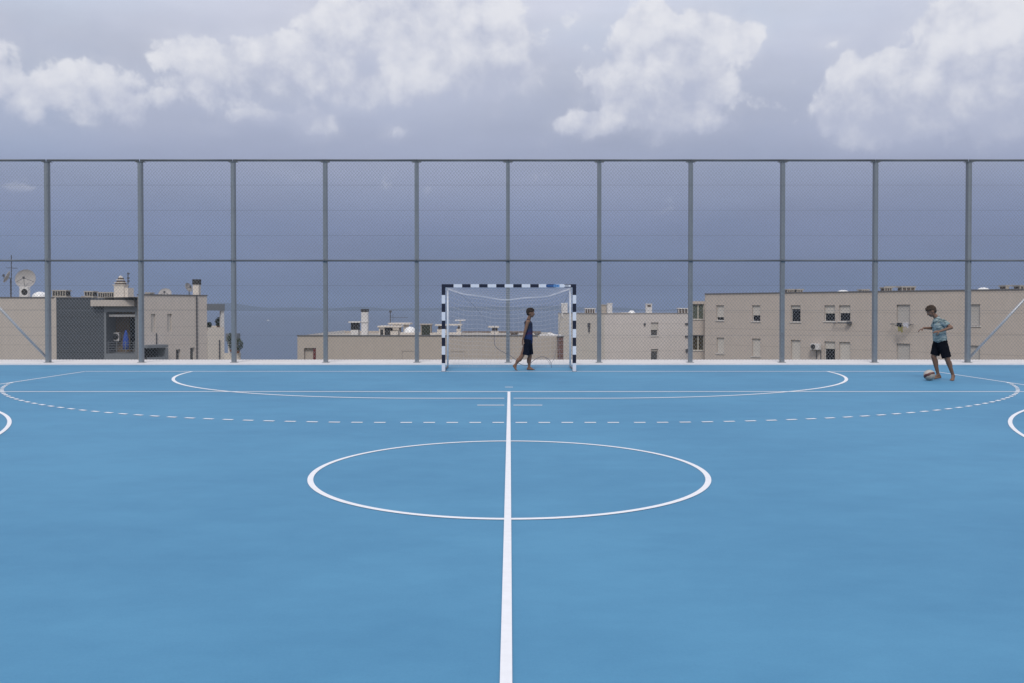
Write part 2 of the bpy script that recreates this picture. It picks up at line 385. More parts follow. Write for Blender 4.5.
sill_m = mat('white_sill', (0.62, 0.60, 0.58), 0.7, 0.05, 5)
frame_w = mat('cream_window_frame', (0.60, 0.57, 0.50), 0.6, 0.04, 5)
white_m = mat('white_plaster', (0.66, 0.64, 0.63), 0.8, 0.06, 6, streak=0.04)
dome_m = mat('white_acrylic_dome', (0.80, 0.80, 0.80), 0.35, 0.03, 6)
dark_m = mat('dark_louvre', (0.035, 0.033, 0.032), 0.8, 0.2, 10)
brown_m = mat('brown_cap', (0.11, 0.085, 0.07), 0.8, 0.15, 10)
brick_m = mat('red_brick', (0.16, 0.085, 0.07), 0.9, 0.25, 9, joint=0.5, jh=0.28)
galv = mat('galvanised_steel', (0.25, 0.275, 0.30), 0.5, 0.10, 14, metal=0.35, spec=0.5)
dish_m = mat('weathered_dish', (0.40, 0.38, 0.37), 0.6, 0.08, 6)
steel_d = mat('dark_steel', (0.10, 0.10, 0.11), 0.6, 0.1, 10, metal=0.3)

class Wall:
    """a vertical wall plane between two plan points; pixel rectangles are cast onto it to find where an opening sits"""
    def __init__(s, p0, p1, z0, z1):
        s.o = Vector((p0[0], p0[1], 0)); d = Vector((p1[0] - p0[0], p1[1] - p0[1], 0)); s.len = d.length; s.u = d.normalized()
        s.n = Vector((s.u.y, -s.u.x, 0)); s.z0, s.z1 = z0, z1; s.holes = []
    def hit(s, px, py):
        d = ray(px, py); c = Vector((0, 0, CH)); t = (s.o - c).dot(s.n) / d.dot(s.n); p = c + d*t
        return (p - s.o).dot(s.u), p.z
    def rect(s, x0, x1, y0, y1):
        xm, ym = (x0 + x1)/2, (y0 + y1)/2
        return s.hit(x0, ym)[0], s.hit(x1, ym)[0], s.hit(xm, y1)[1], s.hit(xm, y0)[1]
    def P(s, u, v, w=0): return s.o + s.u*u + s.n*w + Vector((0, 0, v))
    def M4(s):
        return Matrix(((s.u.x, s.n.x, 0, s.o.x), (s.u.y, s.n.y, 0, s.o.y), (0, 0, 1, 0), (0, 0, 0, 1)))
    def box(s, mb, u0, u1, w0, w1, v0, v1): mb.box(u0, u1, w0, w1, v0, v1, s.M4())
    def mesh(s, mb, depth=0.22):
        us = sorted({0, s.len, *[h[0] for h in s.holes], *[h[1] for h in s.holes]}); vs = sorted({s.z0, s.z1, *[h[2] for h in s.holes], *[h[3] for h in s.holes]})
        us = [u for u in us if -1e-6 <= u <= s.len + 1e-6]; vs = [v for v in vs if s.z0 - 1e-6 <= v <= s.z1 + 1e-6]
        for a, b_ in zip(us, us[1:]):
            for c, d in zip(vs, vs[1:]):
                mu, mv = (a + b_)/2, (c + d)/2
                if any(h[0] < mu < h[1] and h[2] < mv < h[3] for h in s.holes): continue
                mb.add([s.P(a, c), s.P(b_, c), s.P(b_, d), s.P(a, d)], [(0, 1, 2, 3)])
        for h in s.holes:
            a, b_, c, d = h[:4]; dp = -(h[4] if len(h) > 4 else depth)
            q = [(a, c), (b_, c), (b_, d), (a, d)]
            for i in range(4):
                p_, r_ = q[i], q[(i + 1) % 4]
                mb.add([s.P(*p_), s.P(*p_, dp), s.P(*r_, dp), s.P(*r_)], [(0, 1, 2, 3)])
            if len(h) <= 5: mb.add([s.P(*k, dp - 0.001) for k in q], [(0, 1, 2, 3)])

def window(W_, root, px, kind='closed', sh=shut_m, gl=glass_d, depth=0.22, sill=True, frac=0.6, mull=False):
    u0, u1, v0, v1 = W_.rect(*px); v0 = max(v0, W_.z0 + 0.01)
    W_.holes.append((u0, u1, v0, v1))
    fr = MB(); t = 0.05; w0, w1 = -depth + 0.004, -depth + 0.06
    W_.box(fr, u0 + .003, u0 + t, w0, w1, v0 + .003, v1 - .003); W_.box(fr, u1 - t, u1 - .003, w0, w1, v0 + .003, v1 - .003)
    W_.box(fr, u0 + t, u1 - t, w0, w1, v0 + .003, v0 + t); W_.box(fr, u0 + t, u1 - t, w0, w1, v1 - t, v1 - .003)
    if mull:
        mu = (u0 + u1)/2; W_.box(fr, mu - .045, mu + .045, w0, w1 + .01, v0 + t, v1 - t)
    f = fr.build('window', frame_w if mull else sill_m, root)
    if kind != 'closed':
        g = MB(); W_.box(g, u0 + t, u1 - t, w0 + .01, w0 + .03, v0 + t, v1 - t); g.build('pane', gl, f)
    if kind != 'open':
        vb = v0 + 0.02 if kind == 'closed' else v1 - (v1 - v0)*frac
        g = MB(); W_.box(g, u0 + .02, u1 - .02, w1 + .01, w1 + .035, vb, v1 - .01); g.build('shutter', sh, f)
    if sill:
        g = MB(); W_.box(g, u0 - .08, u1 + .08, -depth + .07, 0.06, v0 - 0.06, v0 - 0.003); g.build('sill', sill_m, f)
    return f
def outer(mb, pts, z0, z1):
    for a, b_ in zip(pts, pts[1:]): mb.add([(a[0], a[1], z0), (b_[0], b_[1], z0), (b_[0], b_[1], z1), (a[0], a[1], z1)], [(0, 1, 2, 3)])
def cope(mb, pts, z, w=0.16, h=0.09):
    for a, b_ in zip(pts, pts[1:]):
        d = Vector((b_[0]-a[0], b_[1]-a[1], 0)); L_ = d.length; ang = math.atan2(d.y, d.x)
        mb.box(-.02, L_ - .16, -w*0.3, w*0.7, z + .002, z + h, Matrix.Translation((a[0], a[1], 0)) @ Matrix.Rotation(ang, 4, 'Z'))
def roof(root, poly, z):
    b = MB(); b.add([(p[0], p[1], z) for p in poly], [tuple(range(len(poly)))]); return b.build('roof', roof_m, root)
GZ = -13

def xy(px, Y): return ((px - CX)/F*Y, Y)

# roof furniture -------------------------------------------------------------
def vent(parent, px0, px1, py0, py1, Y, legs=4, capm=None, name='roof_vent', body=dark_m, th=0.10, depth=0.9):
    p0 = at(px0, py1, Y); p1 = at(px1, py0, Y); w = p1.x - p0.x
    b = MB(); b.cur = 0; b.box(p0.x + .05, p1.x - .05, Y + .06, Y + depth - .06, p0.z + 0.18*(p1.z-p0.z), p1.z - th)
    b.cur = 1
    b.box(p0.x - .03, p1.x + .03, Y, Y + depth, p1.z - th, p1.z)
    b.box(p0.x, p1.x, Y + .01, Y + depth - .01, p0.z - 0.15, p0.z + 0.18*(p1.z-p0.z))
    for i in range(legs + 1):
        x = p0.x + .04 + (w - .12)*i/legs; b.box(x - .03, x + .03, Y + .015, Y + .10, p0.z, p1.z - th)
    return b.build(name, [body, capm or roof_m], parent)
def dome(parent, px0, px1, py0, py1, Y):
    p0 = at(px0, py1, Y); p1 = at(px1, py0, Y); r = (p1.x - p0.x)/2; h = p1.z - p0.z
    b = MB(); Mt = Matrix.Translation(((p0.x + p1.x)/2, Y + r, p0.z))
    prof = [(r, -0.15), (r, 0)] + [(r*math.cos(a), h*math.sin(a)) for a in [R(12), R(25), R(38), R(50), R(62), R(74), R(84)]] + [(0.0, h)]
    b.lathe(prof, 28, Mt); return b.build('skylight_dome', dome_m, parent, smooth=True)
def chimney(parent, px0, px1, py0, py1, Y, mtl=white_m, cap=dark_m, caph=0.22, dep=None, over=0.03):
    p0 = at(px0, py1, Y); p1 = at(px1, py0, Y); dp = dep or (p1.x - p0.x)
    b = MB(); b.box(p0.x, p1.x, Y, Y + dp, p0.z - .2, p1.z - caph); c = b.build('chimney', mtl, parent)
    g = MB(); g.box(p0.x - over, p1.x + over, Y - over, Y + dp + over, p1.z - caph + .002, p1.z); g.build('chimney_cap', cap, c)
    return c
def sat_dish(name, px, py, rpx, Y, label, tilt=25, yaw=20, basepy=297, group='satellite dishes on the roofs'):
    c = at(px, py, Y); r = rpx*Y/F; bz = at(px, basepy, Y).z
    root = empty(name, (c.x, c.y + .3, bz)); tag(root, label, 'satellite dish', group)
    Mt = Matrix.Translation(c) @ Matrix.Rotation(R(yaw), 4, 'Z') @ Matrix.Rotation(R(90 - tilt), 4, 'X')
    b = MB(); dp = r*0.28
    prof = [(0.001, 0)] + [(r*k/8, dp*(k/8)**2) for k in range(1, 9)] + [(r*1.01, dp + .012)] + [(r*k/8, dp*(k/8)**2 - .025) for k in range(8, 0, -1)] + [(0.001, -.025)]
    b.lathe(prof, 32, Mt); b.build('reflector', dish_m, root, smooth=True)
    b = MB(); f = Mt @ Vector((0, 0, r*0.75))
    for a in (200, 270, 340): b.tube([Mt @ Vector((r*.9*math.cos(R(a)), r*.9*math.sin(R(a)), dp*.8)), f], 0.018, 6)
    b.box(-.06, .06, -.06, .06, -.1, .1, Matrix.Translation(f)); b.build('feed_arm', steel_d, root)
    b = MB(); bk = Mt @ Vector((0, 0, -.05)); b.tube([bk, (c.x, c.y + .3, c.z - .1), (c.x, c.y + .3, bz - .15)], 0.04, 8); b.build('mast', steel_d, root)
    return root
def ac_unit(px0, px1, py0, py1, Y, label, side=1, group='air conditioning units', legs=False, M4=None):
    p0 = at(px0, py1, Y); p1 = at(px1, py0, Y); root = empty('air_conditioner', ((p0.x + p1.x)/2, Y, p0.z)); tag(root, label, 'air conditioner', group)
    b = MB(); b.box(p0.x, p1.x, Y, Y + .34, p0.z, p1.z); bev(b.build('casing', white_m, root), .02)
    cx = (p0.x*.4 + p1.x*.6); cz = (p0.z + p1.z)/2; r = min(p1.x - p0.x, p1.z - p0.z)*0.36
    Mt = Matrix.Translation((cx, Y - .004, cz)) @ Matrix.Rotation(R(90), 4, 'X')
    b = MB(); b.lathe([(r, 0), (r, .012), (r*.9, .012), (r*.9, .003), (0.0, .003)], 24, Mt); b.build('fan_grille', dark_m, root)
    b = MB()
    for x in (p0.x + .1, p1.x - .1):
        b = MB(); b.box(x - .03, x + .03, Y + .02, Y + .34, p0.z - .12, p0.z - .002); b.build('bracket', steel_d, root)
    return root

# --- left block: beige gable, slate cladding, recessed balcony
L1 = 70.0
zt = at(70, 298.0, L1).z
bl = empty('apartment_building', (xy(60, L1)[0], L1, GZ)); tag(bl, 'beige apartment block at far left with slate grey cladding and a deep balcony recess', 'building')
w1 = Wall(xy(-60, L1), xy(56.3, L1), GZ, zt); b = MB(); w1.mesh(b)
w1r = Wall(xy(137.5, L1), (xy(137.5, L1)[0], L1 + 9), GZ, zt); w1r.mesh(b)
outer(b, [xy(-60, L1), (xy(-60, L1)[0], L1 + 14), (xy(137, L1)[0], L1 + 14)], GZ, zt); b.build('wall', wall_l, bl)
w2 = Wall(xy(56.3, L1), xy(104, L1), GZ, zt); b = MB(); w2.mesh(b); b.build('slate_cladding', slate, bl)
w3 = Wall(xy(104, L1), xy(137.5, L1), GZ, at(120, 300, L1).z)
u0, u1, v0, v1 = w3.rect(106.2, 135.0, 312, 353.5); w3.holes.append((u0, u1, v0, v1, 1.7, 1))
u0b, u1b, v0b, v1b = w3.rect(106.2, 137, 356, 375); 
b = MB(); w3.mesh(b); b.build('balcony_frame', midgrey, bl)
bw = MB(); w3.box(bw, u0, u1, -1.8, -1.7, v0, v1); bw.build('balcony_back_wall', mat('balcony_brown', (0.17, 0.125, 0.085), .9, .35, 2), bl)
bw = MB(); w3.box(bw, u0 + 1.2, u0 + 1.9, -1.695, -1.66, v0 + .3, v1 - .5); w3.box(bw, u0 + 2.05, u1 - .1, -1.695, -1.66, v0 + .8, v1 - .4); bw.build('balcony_window', glass_d, bl)
bw = MB(); w3.box(bw, u0 + .1, u1 - .1, -.35, -.28, v1 - .38, v1 - .2); bw.build('awning_roller', white_m, bl)
bw = MB()
for k in range(5): w3.box(bw, u0 + .02, u1 - .02, -.14, -.10, v0 + .1 + k*.2, v0 + .13 + k*.2)
for k in range(4): w3.box(bw, u0 + .1 + k*(u1-u0-.24)/3, u0 + .14 + k*(u1-u0-.24)/3, -.10, -.07, v0 + .003, v0 + 1.0)
bw.build('railing', midgrey, bl)
bw = MB(); w3.box(bw, u0 - 1.05, u1 + .15, 0.002, .45, at(115, 306.2, L1).z, at(115, 300, L1).z); bw.build('fascia', wall_l, bl)
rf = roof(bl, [xy(-60, L1), xy(137.5, L1), (xy(137.5, L1)[0], L1 + 14), (xy(-60, L1)[0], L1 + 14)], zt - .12)
bw = MB(); cope(bw, [xy(-60, L1), xy(56, L1)], zt); cope(bw, [xy(56.5, L1), xy(93, L1)], zt, h=.07); bw.build('coping', coping_m, bl)
vent(rf, 52, 66, 290, 297, L1 + 3, 5); vent(rf, 84, 93, 291, 297, L1 + 3, 3); vent(rf, 97.5, 114.5, 292, 298, L1 + 1.5, 7)
dome(rf, 28.5, 43.5, 291.5, 297.5, L1 + 1)
# pagoda chimney
p0 = at(114, 298, L1 + 1); p1 = at(125.5, 274, L1 + 1); cxm = (p0.x + p1.x)/2 - .05; w_ = (p1.x - p0.x)
c = MB(); c.box(p0.x, p1.x - .15, L1 + 1, L1 + 1.8, p0.z - .2, p0.z + 1.05); c.box(p0.x + .3, p1.x + .15, L1 + 1.1, L1 + 2.2, p0.z - .2, p0.z + .85); ch = c.build('chimney', wall_p, rf)
c = MB(); zz = p0.z + 1.05
for k, (hw, h0) in enumerate(((.50, 0), (.40, .2), (.27, .44))):
    c.cur = 0; c.box(cxm - hw - .03, cxm + hw - .03, L1 + 1.35 - hw*.8, L1 + 1.35 + hw*.8, zz + h0, zz + h0 + .07)
    c.cur = 1; c.box(cxm - hw*.7, cxm + hw*.65, L1 + 1.35 - hw*.6, L1 + 1.35 + hw*.6, zz + h0 + .072, zz + h0 + .2)
c.cur = 0; c.lathe([(.2, zz + .642), (.14, zz + .74), (.0, zz + .84)], 4, Matrix.Translation((cxm - .03, L1 + 1.35, 0)))
c.build('chimney_cap', [wall_p, brown_m], ch)
sat_dish('satellite_dish', 26.5, 279.5, 9.6, L1 + 2, 'large round grey satellite dish facing the court on the far left roof', 12, 8)
sat_dish('satellite_dish', 8.4, 277.5, 6.2, L1 + 2.5, 'small dish seen edge on beside the mast at the far left roof corner', 25, -68)
ac_unit(19.3, 28, 287, 297, L1 + .8, 'white air conditioner with round fan below the large satellite dish')
r_ = empty('antenna_mast', (*xy(11.3, L1 + 2), zt)); tag(r_, 'tall thin antenna mast with a cross arm above the far left roof', 'antenna', 'antennas on the roofs')
b = MB(); pb = at(11.3, 297, L1 + 2); pt = at(11.3, 255, L1 + 2); b.tube([pb - Vector((0, 0, .2)), pt], .035, 6); b.build('pole', steel_d, r_)
b = MB(); q = at(11.3, 268, L1 + 2); b.tube([q - Vector((.25, .3, 0)), q + Vector((.35, .3, 0))], .02, 5)
for k in range(5): 
    xx = q.x - .2 + k*.12; b.tube([(xx, q.y - .2, q.z), (xx, q.y + .5, q.z)], .012, 4)
b.build('cross_arm', steel_d, r_)
r_ = empty('antenna_mast', (*xy(128, L1 + 2), zt)); tag(r_, 'short thin mast with clamps right of the tiered chimney', 'antenna', 'antennas on the roofs')
b = MB(); b.tube([at(128, 299, L1 + 2), at(128, 272.5, L1 + 2)], .04, 6); b.build('pole', steel_d, r_)
for yy in (273.5, 278, 281): 
    b = MB(); q = at(128, yy, L1 + 2); b.box(q.x - .03, q.x + .12, q.y - .08, q.y + .05, q.z - .06, q.z + .06); b.build('clamp', steel_d, r_)
# things on the balcony
Yb = L1 + 1.3
ac_unit(110.5, 119, 332.5, 341, Yb, 'white air conditioner hung on the back wall of the recessed balcony')
q = at(126, 350, L1 + .9); b = MB(); tp = at(126.5, 330, L1 + .9)
b.lathe([(.001, q.z), (.24, q.z + .02), (.27, q.z + .5), (.22, q.z + 1.0), (.12, q.z + 1.45), (.05, tp.z), (.001, tp.z)], 14, Matrix.Translation((q.x, q.y, 0)), .7)
um = b.build('folded_parasol', mat('royal_blue_fabric', (0.03, 0.08, 0.38), .8, .15, 12, .4, 30), smooth=True); tag(um, 'folded royal blue parasol standing on the recessed balcony', 'parasol')

# --- second left block, receding to the right
ya, yb = 68.0, 73.0
pa, pb = xy(137.8, ya), xy(207, yb); zt2 = at(172, 295.6, 70.6).z
b2 = empty('apartment_building', (pa[0], pa[1], GZ)); tag(b2, 'beige flat roofed block with slim slot windows left of the roof terrace', 'building')
w = Wall(pa, pb, GZ, zt2)
for r4 in ((151, 155.3, 314, 332), (167.3, 171.7, 314, 331.5), (176, 180.4, 349.3, 366), (190.2, 194.6, 347.6, 366)):
    window(w, b2, r4, 'open' if r4[2] > 340 else 'closed', shut_w, mat('grey_glass', (.09, .09, .09), .2), sill=False)
b = MB(); w.mesh(b)
outer(b, [pa, (pa[0] - .2, pa[1] + 3)], GZ, zt2); dv = w.n * -9
outer(b, [pb, (pb[0] + dv.x, pb[1] + dv.y), (pa[0] + dv.x, pa[1] + dv.y)], GZ, zt2); b.build('wall', mat('light_render', (0.58, 0.52, 0.475), 0.9, 0.06, 3, 0.2, 30, streak=0.07, joint=0.14, jh=1.45, jo=0.1), b2)
rf2 = roof(b2, [pa, pb, (pb[0] + dv.x, pb[1] + dv.y), (pa[0] + dv.x, pa[1] + dv.y)], zt2 - .15)
bw = MB(); cope(bw, [pa, pb, (pb[0] + dv.x, pb[1] + dv.y)], zt2); bw.build('coping', coping_m, b2)
# drainpipe
b = MB()
u = w.hit(196.5, 320)[0]; w.box(b, u - .04, u + .04, 0.01, .09, GZ, zt2 - .02); b.build('drainpipe', steel_d, b2); b = MB(); u = w.hit(156.3, 340)[0]; w.box(b, u - .03, u + .03, .01, .07, GZ, w.hit(156, 333)[1]); b.build('drainpipe', steel_d, b2)
# small balcony low on the wall
u0, u1, v0, v1 = w.rect(139, 160, 344.6, 347.5); b = MB(); w.box(b, u0, u1, .003, 1.2, v0, v1)
u0_, u1_, va, vb_ = w.rect(157.5, 160, 347.5, 380); w.box(b, u0_, u1_, .003, 1.2, va, vb_ - .003); 
w.box(b, u0, u0_ - .003, 1.1, 1.16, v0 - 1.0, v0 - .72); w.box(b, u0, u0_ - .003, 1.1, 1.16, v0 - 2.0, v0 - 1.35); b.build('balcony', midgrey, b2)
b = MB(); w.box(b, u0, u0_, 0.003, .03, v0 - 2.2, v0 - .003); b.build('balcony_window', dark_m, b2)
c_ = chimney(rf2, 192.8, 198.6, 279.3, 297, 74, wall_p, dark_m, .45)
vent(rf2, 145, 150, 292.3, 295.5, 71, 3)
sat_dish('satellite_dish', 187.8, 287.8, 4.6, 74.5, 'small dish turned sideways beside the dark capped chimney', 20, 70, 295)
sat_dish('satellite_dish', 165.3, 294.6, 6.2, 74, 'pale satellite dish half hidden behind the parapet of the slot window block', 30, 10, 299)
# terrace part
tb = empty('roof_terrace', (pb[0], pb[1], GZ)); tag(tb, 'roof terrace with a grey canopy beam on a white post beside the slot window block', 'building')
pc = xy(224.3, 74.2); 
w = Wall((pb[0] + .02, pb[1] + .02), pc, GZ, at(215, 327.3, 73.6).z); b = MB(); w.mesh(b)
q = xy(223, 80); q2_ = xy(205, 81); outer(b, [pc, q, q2_], GZ, w.z1); b.add([(*pb, w.z1 - .9), (*pc, w.z1 - .9), (*q, w.z1 - .9), (*q2_, w.z1 - .9)], [(0, 1, 2, 3)])
u = w.hit(219, 350)[0]; b.build('wall', wall_p, tb)
b = MB(); w.box(b, 0, w.len, -.3, .1, at(215, 310.5, 73.6).z, at(215, 304, 73.6).z); b.build('canopy_beam', midgrey, tb)
b = MB(); w.box(b, w.len - .28, w.len - .003, -.28, -.003, w.z1 - .9, at(215, 310.6, 73.6).z); b.build('post', white_m, tb)
b = MB(); u = w.hit(219.3, 350)[0]; w.box(b, u - .04, u + .04, .003, .08, GZ, at(219, 340, 73.6).z); b.build('drainpipe', steel_d, tb)
def shrub(px, py, Y, r, label, cat='plant', potted=True, n=220, hgt=1.3):
    c = at(px, py, Y); root = empty('potted_shrub', c); tag(root, label, cat)
    rr = random.Random(int(px*10)); b = MB()
    for _ in range(n):
        a = rr.uniform(0, 6.28); e_ = rr.uniform(-1, 1); q = r*rr.uniform(.3, 1)**.5; p = Vector((math.cos(a)*q*math.sqrt(1 - e_*e_), math.sin(a)*q*math.sqrt(1 - e_*e_), .25 + r*hgt + e_*q*hgt))
        d = Vector((rr.uniform(-1, 1), rr.uniform(-1, 1), rr.uniform(-1, 1))).normalized()*.09; d2 = d.orthogonal().normalized()*.05
        p += c; b.add([p - d, p + d2, p + d, p - d2], [(0, 1, 2, 3)])
    b.build('foliage', mat('dark_leaves', (.035, .05, .022), .7, .3, 8), root)
    b = MB(); b.tube([c, c + Vector((.02, 0, r*hgt + .2))], .03, 6); b.build('stem', mat('bark', (.09, .06, .04), .9), root)
    b = MB(); b.lathe([(.14, c.z), (.2, c.z + .3), (.17, c.z + .3), (.0, c.z + .27)], 14, Matrix.Translation((c.x, c.y, 0))); b.build('pot', mat('terracotta', (.2, .09, .05), .9), root)
    return root
shrub(219, 329.5, 74.6, .32, 'dark potted shrub on the roof terrace parapet under the grey canopy beam'); shrub(209, 331, 74, .2, 'small dark plant at the left corner of the roof terrace opening')

# --- small far building right of it
Yq = 100.0
sb = empty('apartment_building', (*xy(232, Yq), GZ)); tag(sb, 'small farther building with a grey canopy and climbing plants behind the third fence post', 'building')
b = MB(); w = Wall(xy(222, Yq), xy(240.5, Yq), GZ, at(230, 353, Yq).z); w.mesh(b); outer(b, [xy(240.5, Yq), xy(240, Yq + 6)], GZ, w.z1); b.build('wall', wall_p, sb)
b = MB(); p0 = at(225.5, 341, Yq); p1 = at(237.3, 333.5, Yq); b.box(p0.x, p1.x, Yq, Yq + 1.1, p0.z, p1.z); b.build('canopy', midgrey, sb)
b = MB(); 
for px in (228.8, 236.4): b = MB(); p = at(px, 353, Yq); b.box(p.x - .12, p.x + .12, Yq + .05, Yq + .3, p.z, p0.z - .003); b.build('post', white_m, sb)
shrub(238.3, 353, Yq - .6, .55, 'dark climbing plant at the right edge of the small far building', n=420, hgt=1.35)
shrub(231.4, 352, Yq - .4, .5, 'dark tall plant in front of the small far building beside the fence post', n=420, hgt=2.1)

# --- low centre block
YC = 60.0
zc = at(430, 336, YC).z
cb = empty('low_building', (*xy(430, YC), GZ)); tag(cb, 'long low beige building whose flat roof shows just above the kerb behind the goal', 'building')
w = Wall(xy(297.3, YC), xy(557.5, YC), GZ, zc)
f = window(w, cb, (304, 316, 348, 372), 'open', gl=mat('sky_tinted_glass', (.20, .24, .30), .08, .02, spec=1.0), sill=False, depth=.3)  # reflected sky is put into the pane's blue-grey base colour
b = MB(); u0, u1, v0, v1 = w.rect(313, 316, 348, 372); w.box(b, u0, u1 - .005, -.3 + .062, -.05, v0, v1 - .005); b.build('red_shutter', mat('dark_red_shutter', (.13, .03, .03), .8), f)
for r4 in ((402, 420, 351, 353), (450, 464, 351.6, 356)):
    window(w, cb, (r4[0], r4[1], r4[2], 371), 'closed', wall_c, sill=False, depth=.12)
b = MB(); w.mesh(b); e0, e1 = xy(297.3, YC), xy(557.5, YC)
outer(b, [e1, (e1[0], YC + 12)], GZ, zc); outer(b, [(e0[0], YC + 12), e0], GZ, zc); b.build('wall', wall_c, cb)
rfc = roof(cb, [e0, e1, (e1[0], YC + 12), (e0[0], YC + 12)], zc - .08)
bw = MB(); cope(bw, [e0, xy(540, YC)], zc, h=.07); bw.build('coping', coping_m, cb)
b = MB(); p0 = at(557.8, 336.5, YC - .3); p1 = at(563.4, 336, YC - .3); b.box(p0.x, p1.x, YC - .3, YC + .6, GZ, p1.z - .08); pr = b.build('brick_pier', brick_m, cb)
b = MB(); b.box(p0.x - .06, p1.x + .06, YC - .36, YC + .66, p1.z - .078, p1.z); b.build('pier_cap', coping_m, pr)
# pale sloping parapet behind the left corner
b = MB(); q0 = at(305, 335, YC + 3); q1 = at(345, 330.2, YC + 9); b.add([q0 - Vector((0, 0, .5)), q1 - Vector((0, 0, .5)), q1, q0 , q0 - Vector((0, -.15, .5)), q1 - Vector((0, -.15, .5)), q1 + Vector((0, .15, 0)), q0 + Vector((0, .15, 0))], [(0, 1, 2, 3), (3, 2, 6, 7), (5, 4, 7, 6), (0, 3, 7, 4), (1, 5, 6, 2), (0, 4, 5, 1)]); b.build('sloping_parapet', sill_m, rfc)
b = MB(); p0 = at(345, 335, YC + 9); p1 = at(380, 331, YC + 9); b.box(p0.x, p1.x, YC + 9, YC + 9.3, p0.z - .2, p1.z); b.build('parapet', wall_c, rfc)
# canopied vent
def table_vent(px0, px1, py0, py1, Y, capw=.06, n=4, basefrac=.3, mtl=None):
    p0 = at(px0, py1, Y); p1 = at(px1, py0, Y); b = MB(); w_ = p1.x - p0.x; H = p1.z - p0.z
    b.box(p0.x - capw, p1.x + capw, Y - .1, Y + w_ + .1, p1.z - .09, p1.z)
    b.box(p0.x + .1, p1.x - .1, Y, Y + w_, p0.z - .15, p0.z + H*basefrac)
    b.cur = 1
    for i in range(n):
        x = p0.x + .14 + (w_ - .28)*i/(n - 1); b.box(x - .05, x + .05, Y + .02, Y + w_ - .02, p0.z + H*basefrac + .002, p1.z - .092)
    return b.build('roof_vent', [mtl or sill_m, dark_m], rfc)
table_vent(349.5, 359.5, 321.5, 333.5, YC + 2)
chimney(rfc, 361.3, 367.5, 309, 333.5, YC + 2, white_m, dark_m, .2)
b = MB(); p0 = at(360.8, 322.4, YC + 2); p1 = at(368, 321.4, YC + 2); b.box(p0.x, p1.x, YC + 1.95, YC + 2.48, p0.z, p1.z); b.build('chimney_band', white_m, rfc)
# slab hut
b = MB(); p0 = at(377.5, 336, YC + 1.5); p1 = at(402, 326, YC + 1.5)
b.box(p0.x + .1, p0.x + .5, YC + 1.5, YC + 3, p0.z - .1, p1.z - .1); b.box(p0.x + .9, p1.x - .3, YC + 1.6, YC + 3, p0.z - .1, p1.z - .35)
b.box(p0.x, p1.x - .05, YC + 1.4, YC + 3.2, p1.z - .098, p1.z)
q0 = at(388, 324.6, YC + 3.5); q1 = at(410, 323, YC + 3.5); b.box(q0.x, q1.x, YC + 3.4, YC + 5.2, q0.z, q1.z); b.box(q0.x + .3, q0.x + .8, YC + 3.6, YC + 5, zc - .1, q0.z - .002); b.box(q1.x - .5, q1.x - .25, YC + 3.6, YC + 5, zc - .1, q0.z - .002)
b.cur = 1; b.box(p0.x + .5, p0.x + .9, YC + 1.55, YC + 2.9, p0.z - .1, p1.z - .1); b.box(p0.x + .2, p0.x + .42, YC + 1.49, YC + 1.52, p0.z + .02, p1.z - .25)
b.build('roof_hut', [wall_p, dark_m], rfc)
dome(rfc, 402.8, 416, 326.8, 333.5, YC + 1)
b = MB(); p0 = at(400, 336, YC + .9); p1 = at(417, 332.6, YC + .9); b.box(p0.x, p1.x, YC + .9, YC + 2.1, p0.z - .1, p1.z); b.build('skylight_kerb', wall_p, rfc)
b = MB(); p0 = at(420.5, 336, YC + 1); p1 = at(431, 323.8, YC + 1); b.box(p0.x, p1.x, YC + 1, YC + 1.8, p0.z - .1, p1.z - .08)
b.cur = 1; b.box(p0.x + .08, p1.x - .06, YC + .96, YC + .998, p0.z + .05, p1.z - .1); b.cur = 0; b.box(p0.x - .05, p1.x + .05, YC + .93, YC + 1.85, p1.z - .078, p1.z); b.build('vent_cabinet', [wall_c, mat('louvre_green', (.035, .04, .028), .8, .2, 12)], rfc)
# square-headed vent near goal post and low ones
def tee(px0, px1, pxa, pxb, py0, py1, Y, capm=wall_p):
    p0 = at(px0, py1, Y); p1 = at(px1, py0, Y); a = at(pxa, py1, Y); c = at(pxb, py1, Y); b = MB()
    b.box(p0.x, p1.x, Y - .1, Y + 1.2, p1.z - .1, p1.z); b.box(a.x, c.x, Y, Y + 1, p0.z - .1, p1.z - .35); b.cur = 1; b.box(a.x + .08, c.x - .08, Y + .06, Y + .94, p1.z - .348, p1.z - .102)
    b.build('roof_vent', [capm, brown_m], rfc)
tee(435, 448.5, 437, 446.5, 324.5, 336, YC + 1); tee(448, 461.5, 456.5, 460.5, 324.2, 335, YC + 3); tee(488, 499, 491, 498.5, 326.3, 336, YC + 1)
b = MB(); q0 = at(455, 320.8, YC + 8); q1 = at(465, 319.8, YC + 8); b.box(q0.x, q1.x, YC + 8, YC + 9, q0.z, q1.z); b.box(q0.x + .35, q0.x + .45, YC + 8.4, YC + 8.5, zc - .1, q0.z - .002); b.build('flat_cowl', white_m, rfc)
b = MB(); p0 = at(445, 335.6, YC + .8); p1 = at(461, 333, YC + .8); b.box(p0.x, p1.x, YC + .8, YC + 2, p0.z, p1.z); p0 = at(430, 335.6, YC + .8); p1 = at(437, 333.2, YC + .8); b.box(p0.x, p1.x, YC + .8, YC + 2, p0.z, p1.z); b.build('low_kerb', wall_p, rfc)
b = MB(); p0 = at(462, 335, YC + 10.5); p1 = at(541, 331.3, YC + 10.5); b.box(p0.x, p1.x, YC + 10.5, YC + 10.8, p0.z - .2, p1.z); b.build('rear_parapet', mat('weathered_brown', (.19, .14, .11), .9, .3, 2), rfc)
